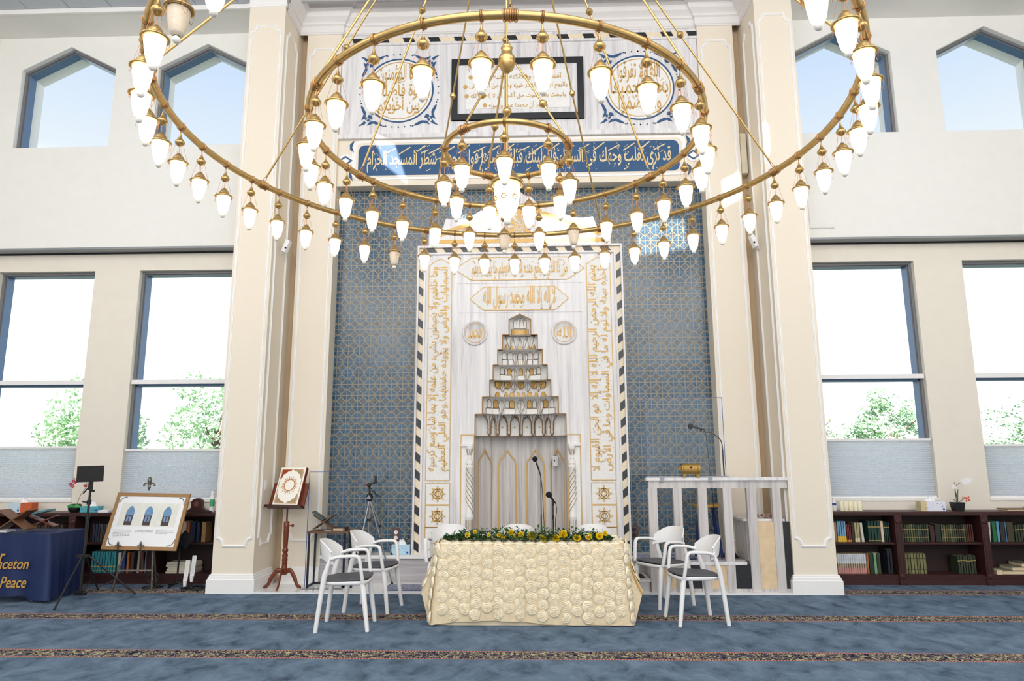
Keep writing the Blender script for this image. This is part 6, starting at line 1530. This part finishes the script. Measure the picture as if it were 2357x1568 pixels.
# ================================================================ right bookcase contents
def right_books():
    rn = random.Random(33)
    G = [(46, 62, 46), (84, 80, 50), (104, 98, 62), (60, 72, 54), (52, 48, 40), (120, 108, 70), (70, 84, 60)]
    gold = (.70, .74, (176, 152, 88))
    book(3.96, .045, Z1, .24, (150, 120, 100), 'brown book next to the right pillar on the upper shelf', None)
    row(4.01, 4.122, 4, Z1, .255, [(110, 160, 196), (120, 168, 200)], 'light blue and yellow paperback on the upper right shelf', 'light blue and yellow paperbacks on the upper right shelf', rn, (.0, .28, (232, 188, 60)), .01)
    row(4.126, 4.185, 3, Z1, .22, [(112, 40, 40)], 'small dark red volume on the upper right shelf', 'small dark red volumes on the upper right shelf', rn, (.0, .12, (210, 140, 60)), .01)
    book(4.188, .036, Z1, .225, (58, 40, 40), 'dark brown book right of the red volumes', None)
    row(4.226, 4.288, 2, Z1, .235, [(176, 168, 120)], 'olive cream volume on the upper right shelf', 'olive cream volumes on the upper right shelf', rn, (.0, .2, (214, 206, 170)), .01)
    book(4.308, .036, Z1, .235, (206, 202, 192), 'pale grey book leaning beside the olive volumes', None, lean=-.06)
    row(4.395, 4.55, 4, Z1, .255, [(22, 58, 50), (24, 62, 54)], 'dark green gilt volume left of the cream book', 'dark green gilt volumes left of a cream book', rn, gold, .01, (.05, .08, (190, 160, 80)))
    book(4.552, .038, Z1, .255, (222, 196, 164), 'cream spine among the dark green volumes', None)
    row(4.592, 4.665, 3, Z1, .25, [(22, 52, 48)], 'dark green gilt volume right of the cream book', 'dark green gilt volumes right of a cream book', rn, gold, .01)
    row(4.815, 5.15, 12, Z1, .215, G, 'olive green tooled volume, left half of the middle upper shelf', 'olive volumes on the middle upper right shelf', rn, gold, .05, (.25, .29, (176, 152, 88)))
    book(5.16, .06, Z1, .20, (60, 36, 34), 'dark maroon book in the middle of the upper right shelf', None); book(5.225, .075, Z1, .215, (40, 40, 34), 'wide black book in the middle of the upper right shelf', None)
    row(5.305, 5.60, 11, Z1, .215, G, 'olive green tooled volume, right half of the middle upper shelf', 'olive volumes beside the reddish ones, middle upper shelf', rn, gold, .05, (.25, .29, (176, 152, 88)))
    row(5.60, 5.70, 4, Z1, .215, [(74, 38, 30), (84, 44, 34)], 'reddish brown volume at the right end of the middle upper shelf', 'reddish brown volumes on the middle upper shelf', rn, None, .02)
    book(5.862, .045, Z1, .245, (206, 204, 196), 'white book leaning at the left of the far right shelf', None, lean=.07)
    book(5.935, .05, Z1, .25, (40, 104, 64), 'bright green book on the far right shelf', None); book(5.99, .035, Z1, .25, (98, 156, 190), 'sky blue book on the far right shelf', None)
    book(6.03, .06, Z1, .245, (50, 46, 40), 'black tooled book on the far right shelf', None); book(6.092, .02, Z1, .245, (70, 120, 160), 'thin blue book on the far right shelf', None); book(6.115, .085, Z1, .24, (66, 60, 44), 'wide dark olive book on the far right shelf', None)
    row(6.21, 6.54, 10, Z1, .215, G, 'olive green tooled volume at the far right edge of the upper shelf', 'olive tooled volumes on the far right upper shelf', rn, gold, .06)
    book(3.955, .02, Z2, .235, (36, 120, 70), 'thin green book next to the right pillar on the lower shelf', None)
    row(3.98, 4.338, 13, Z2, .243, [(176, 160, 132)], 'grey, gold and pink banded volume on the lower right shelf', 'grey and pink banded volumes on the lower right shelf', rn, (.5, 1.0, (200, 206, 212)), .005, (.0, .30, (196, 140, 132)))
    book(4.342, .03, Z2, .24, (176, 104, 54), 'orange book right of the banded volumes', None)
    row(4.375, 4.43, 1, Z2, .245, [(34, 54, 40)], 'dark green book left of the mint one', None, rn); book(4.432, .038, Z2, .25, (120, 160, 120), 'mint green book on the lower right shelf', None); book(4.472, .045, Z2, .25, (56, 62, 44), 'dark olive book right of the mint one', None)
    row(4.60, 4.668, 2, Z2, .30, [(30, 34, 44)], 'tall black volume leaning on the upright, lower right shelf', 'tall black volumes on the lower right shelf', rn)
    row(4.815, 5.08, 7, Z2, .245, [(120, 118, 80), (104, 104, 68), (128, 124, 84)], 'olive and gold volume in the block on the middle lower shelf', 'olive and gold volumes on the middle lower shelf', rn, (.75, .79, (60, 54, 36)), .02, (.2, .24, (60, 54, 36)))
    row(5.465, 5.69, 7, Z2, .225, [(46, 56, 40), (58, 66, 46)], 'dark green volume near the right of the middle lower shelf', 'dark green volumes on the middle lower shelf', rn, gold, .06)
    for k in range(3): b = thing('book', ('large cream book lying at the bottom of the pile, far right lower shelf', 'second cream book of the pile, far right lower shelf', 'top book of the pile, far right lower shelf')[k], 'book', (6.12+.09*k, 9.13, Z2+.045*k)); part(b, 'page_block', MB().box(5.98+.12*k, 6.30+.03*k, 9.03, 9.27, Z2+.045*k+.004, Z2+.045*k+.038), MATS['aged_paper']); part(b, 'cover', MB().box(5.975+.12*k, 6.305+.03*k, 9.025, 9.275, Z2+.045*k+.038, Z2+.045*k+.043).box(5.975+.12*k, 6.305+.03*k, 9.025, 9.275, Z2+.045*k+.0005, Z2+.045*k+.004), mat('grey_cover_%d' % k, (150-20*k, 146-20*k, 136-20*k), .6))
    solo('booklet', MB().box(5.90, 6.02-.05, 9.02, 9.15, Z2, Z2+.05), MATS['aged_paper'], 'small tan booklet lying left of the pile on the far right lower shelf', 'booklet', (5.93, 9.08, Z2))
right_books()
def right_top():
    z = .8865; m = mat('ivory_wax', (248, 240, 212), .5, var=.02)
    L = ('first', 'second', 'third', 'fourth', 'fifth')
    for k in range(5):
        x = 4.10+.058*k; t = thing('pillar_candle', '%s ivory pillar candle from the right pillar on the bookcase' % L[k], 'candle', (x, 9.10, z), 'ivory pillar candles')
        part(t, 'wax', MB().lathe([(.027, z), (.028, z+.004), (.028, z+.124), (.022, z+.13), (.0001, z+.122)], 18, (x, 9.10, 0)), m); part(t, 'wick', MB().tube([(x, 9.10, z+.12), (x, 9.10, z+.138)], .0015, 5), M_BLACK)
    t = thing('plastic_bottle', 'white and blue plastic bottle beside the right pillar', 'bottle', (4.015, 9.12, z)); part(t, 'body', MB().lathe([(.026, z), (.03, z+.01), (.03, z+.11), (.014, z+.14), (.014, z+.16)], 16, (4.015, 9.12, 0)), M_PAPER); part(t, 'blue_label', MB().lathe([(.0305, z+.07), (.0305, z+.10)], 16, (4.015, 9.12, 0), caps=False), MATS['logo_blue'])
    TISSUE('tissue_carton', 5.07, 5.375, 9.04, 9.16, z, .12, 'white tissue box with blue dots on the right bookcase', (232, 232, 244), ((5.07, 5.145), mat('pale_gold_card', (216, 200, 156), .6)))
    t = thing('orchid', 'white orchid in a square black pot on the right bookcase', 'orchid', (5.57, 9.12, z)); x = 5.57; y = 9.12
    part(t, 'pot', MB().add([(x-.05, y-.05, z), (x+.05, y-.05, z), (x+.05, y+.05, z), (x-.05, y+.05, z), (x-.065, y-.065, z+.105), (x+.065, y-.065, z+.105), (x+.065, y+.065, z+.105), (x-.065, y+.065, z+.105)], [(3, 2, 1, 0), (0, 1, 5, 4), (1, 2, 6, 5), (2, 3, 7, 6), (3, 0, 4, 7), (4, 5, 6, 7)]), M_BLACK)
    part(t, 'stem', MB().tube(catmull([(x, y, z+.10), (x-.01, y, z+.22), (x, y, z+.30), (x+.07, y, z+.35), (x+.19, y, z+.385)], 6), .0035, 6), mat('brown_stem', (88, 66, 48), .6))
    part(t, 'support_stick', MB().tube([(x-.005, y, z+.1), (x-.005, y, z+.36)], .003, 5), MATS['brown_stem'])
    def fl(cx, cz, r, m_, n=5):
        mb = MB()
        for k in range(n):
            a = 2*pi*k/n+cx*9; c = Vector((cx, y-.02, cz)); mb.add([c, c+Vector((r*.75*cos(a-.5), -.008, r*.75*sin(a-.5))), c+Vector((r*1.1*cos(a), -.003, r*1.1*sin(a))), c+Vector((r*.75*cos(a+.5), -.008, r*.75*sin(a+.5)))], [(0, 1, 2, 3)], 0, True)
        part(t, 'blossom', mb, m_)
    mw = mat('white_petal', (248, 246, 246), .6)
    for cx, cz, r in ((x-.03, z+.30, .032), (x+.09, z+.365, .035), (x+.13, z+.385, .035), (x+.165, z+.37, .035), (x+.19, z+.39, .025), (x+.11, z+.345, .028)): fl(cx, cz, r, mw)
    fl(x+.12, z+.145, .04, mat('orange_petal', (214, 82, 40), .5, var=.2, scale=60), 4); fl(x+.07, z+.16, .02, MATS['orange_petal'], 4)
    for a, l, h in ((-1, .12, .05), (1, .12, .04), (-.6, .05, .14), (.5, .05, .17)):
        mb = MB(); mb.grid(lambda u, v: (x+a*l*u, y-.02+(.03 if abs(a) > .8 else .02)*(v-.5)*sin(pi*min(1, u+.1)), z+.10+h*sin(u*pi*.7)), 6, 2); part(t, 'leaf', mb, M_LEAF)
    b = thing('book', 'thin tan book lying flat at the far right on top of the bookcase', 'book', (6.28, 9.12, z)); part(b, 'page_block', MB().box(6.13, 6.44, 9.03, 9.22, z+.003, z+.022), MATS['aged_paper']); part(b, 'cover', MB().box(6.12, 6.45, 9.02, 9.23, z+.022, z+.028), M_WALNUT)
    b = thing('book', 'dark green book lying flat behind the thin tan one, far right', 'book', (6.55, 9.16, z)); part(b, 'page_block', MB().box(6.47, 6.74, 9.06, 9.24, z+.003, z+.034), MATS['aged_paper']); part(b, 'cover', MB().box(6.46, 6.75, 9.05, 9.25, z+.034, z+.040), mat('green_cloth_cover', (92, 104, 92), .7))
right_top()
def wall_devices():
    for s, z, y, lab in ((-1, 4.30, 8.70, 'white wedge shaped security camera on the inner face of the left pillar'), (1, 4.32, 8.80, 'white wedge shaped security camera on the inner face of the right pillar')):
        x = s*3.183; t = thing('security_camera', lab, 'camera', (x, y, z))
        part(t, 'mount', MB().tube([(x, y, z-.02), (x-s*.05, y-.03, z)], .028, 12), M_WHITEPLASTIC)
        R = Matrix.Rotation(-s*.35, 3, 'Y'); part(t, 'housing', MB().obox((x-s*.085, y-.05, z+.06), .055, .09, .17, R), M_WHITEPLASTIC); part(t, 'lens', MB().ball((x-s*.09, y-.095, z+.03), .014, 8, 5), M_BLACK)
    t = thing('wall_panel', 'flat white square panel on the upper right wall beside the pillar', 'panel', (4.17, 9.14, 4.9)); part(t, 'board', MB().box(4.01, 4.335, 9.125, 9.149, 4.68, 5.115), M_WHITEWALL); part(t, 'edge', MB().box(4.005, 4.34, 9.135, 9.149, 4.675, 5.12), M_TRIM)
    t = thing('junction_box', 'tall cream box in the corner recess beside the right pillar', 'box', (3.13, 9.05, 5.7)); part(t, 'case', MB().box(3.08, 3.165, 8.98, 9.11, 5.43, 6.02), mat('cream_metal', (222, 212, 186), .6)); part(t, 'lid', MB().box(3.085, 3.16, 8.972, 8.98, 5.44, 6.01), MATS['cream_metal'])
wall_devices()
# ================================================================ outside the windows
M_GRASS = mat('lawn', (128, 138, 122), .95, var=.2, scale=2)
o = struct('ground', MB().box(-60, 60, 9.9, 90, -.6, -.5), M_GRASS, 'lawn outside the windows')
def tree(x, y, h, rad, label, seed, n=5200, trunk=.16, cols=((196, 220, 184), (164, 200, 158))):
    rn = random.Random(seed); t = thing('tree', label, 'tree', (x, y, -.5), 'trees outside the windows')
    mb = MB(); top = h*.62; mb.tube(catmull([(x, y, -.5), (x+.05, y, h*.3), (x-.05, y, top)], 4), [trunk, trunk*.95, trunk*.9, trunk*.85, trunk*.8, trunk*.7, trunk*.6, trunk*.5, trunk*.4], 8)
    for k in range(7):
        a = k*2.4; b = Vector((x, y, h*(.3+.04*k))); mb.tube([b, b+Vector((cos(a)*rad*.6, sin(a)*rad*.6, rad*.5))], [trunk*.35, trunk*.08], 6)
    part(t, 'trunk', mb, mat('bark', (112, 96, 80), .9, var=.2))
    mb = MB(); blobs = []
    for _ in range(26):
        v = Vector((rn.gauss(0, 1), rn.gauss(0, 1), rn.gauss(0, .8))).normalized()*rn.uniform(.45, 1)*rad; blobs.append((Vector((x, y, h-rad))+Vector((v.x, v.y, v.z*.95)), rad*rn.uniform(.25, .42)))
    for _ in range(n):
        c, r = rn.choice(blobs); v = Vector((rn.gauss(0, 1), rn.gauss(0, 1), rn.gauss(0, 1))).normalized()*r*rn.uniform(.6, 1); p = c+v
        d = Vector((rn.gauss(0, 1), rn.gauss(0, 1), rn.gauss(0, 1))).normalized(); u = d.orthogonal().normalized(); s = rn.uniform(.07, .13)
        mb.add([p-d*s, p+u*s*.45, p+d*s, p-u*s*.45], [(0, 1, 2, 3)], rn.randint(0, 1))
    part(t, 'foliage', mb, [mat('foliage_light', cols[0], .6, var=.15), mat('foliage_mid', cols[1], .6, var=.2)], kind='stuff')  # outdoor glare and haze put into the leaf colours as a paler green
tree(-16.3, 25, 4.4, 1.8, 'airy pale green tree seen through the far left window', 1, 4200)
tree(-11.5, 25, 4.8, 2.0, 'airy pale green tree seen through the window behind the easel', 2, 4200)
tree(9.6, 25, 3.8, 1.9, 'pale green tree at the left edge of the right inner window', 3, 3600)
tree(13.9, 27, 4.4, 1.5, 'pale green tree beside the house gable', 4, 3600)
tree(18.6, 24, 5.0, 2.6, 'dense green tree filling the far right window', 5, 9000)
def house():
    x, y = 13.6, 34; t = thing('house', 'distant pale house with a grey gable roof outside the right window', 'house', (x, y+2, -.5)); z = 2.1; hw = 2.5
    part(t, 'wall', MB().prism([(x-hw, -.5), (x+hw, -.5), (x+hw, z), (x, z+1.15), (x-hw, z)], y, y+5), mat('house_wall', (226, 220, 214), .9))
    for s in (-1, 1):
        q = [(x, z+1.15), (x, z+1.3), (x+s*(hw+.3), z-.0), (x+s*(hw+.3), z-.15)]
        part(t, 'roof_slope', MB().prism(q if s < 0 else q[::-1], y-.3, y+5.2), mat('roof_grey', (150, 150, 156), .9))
house()
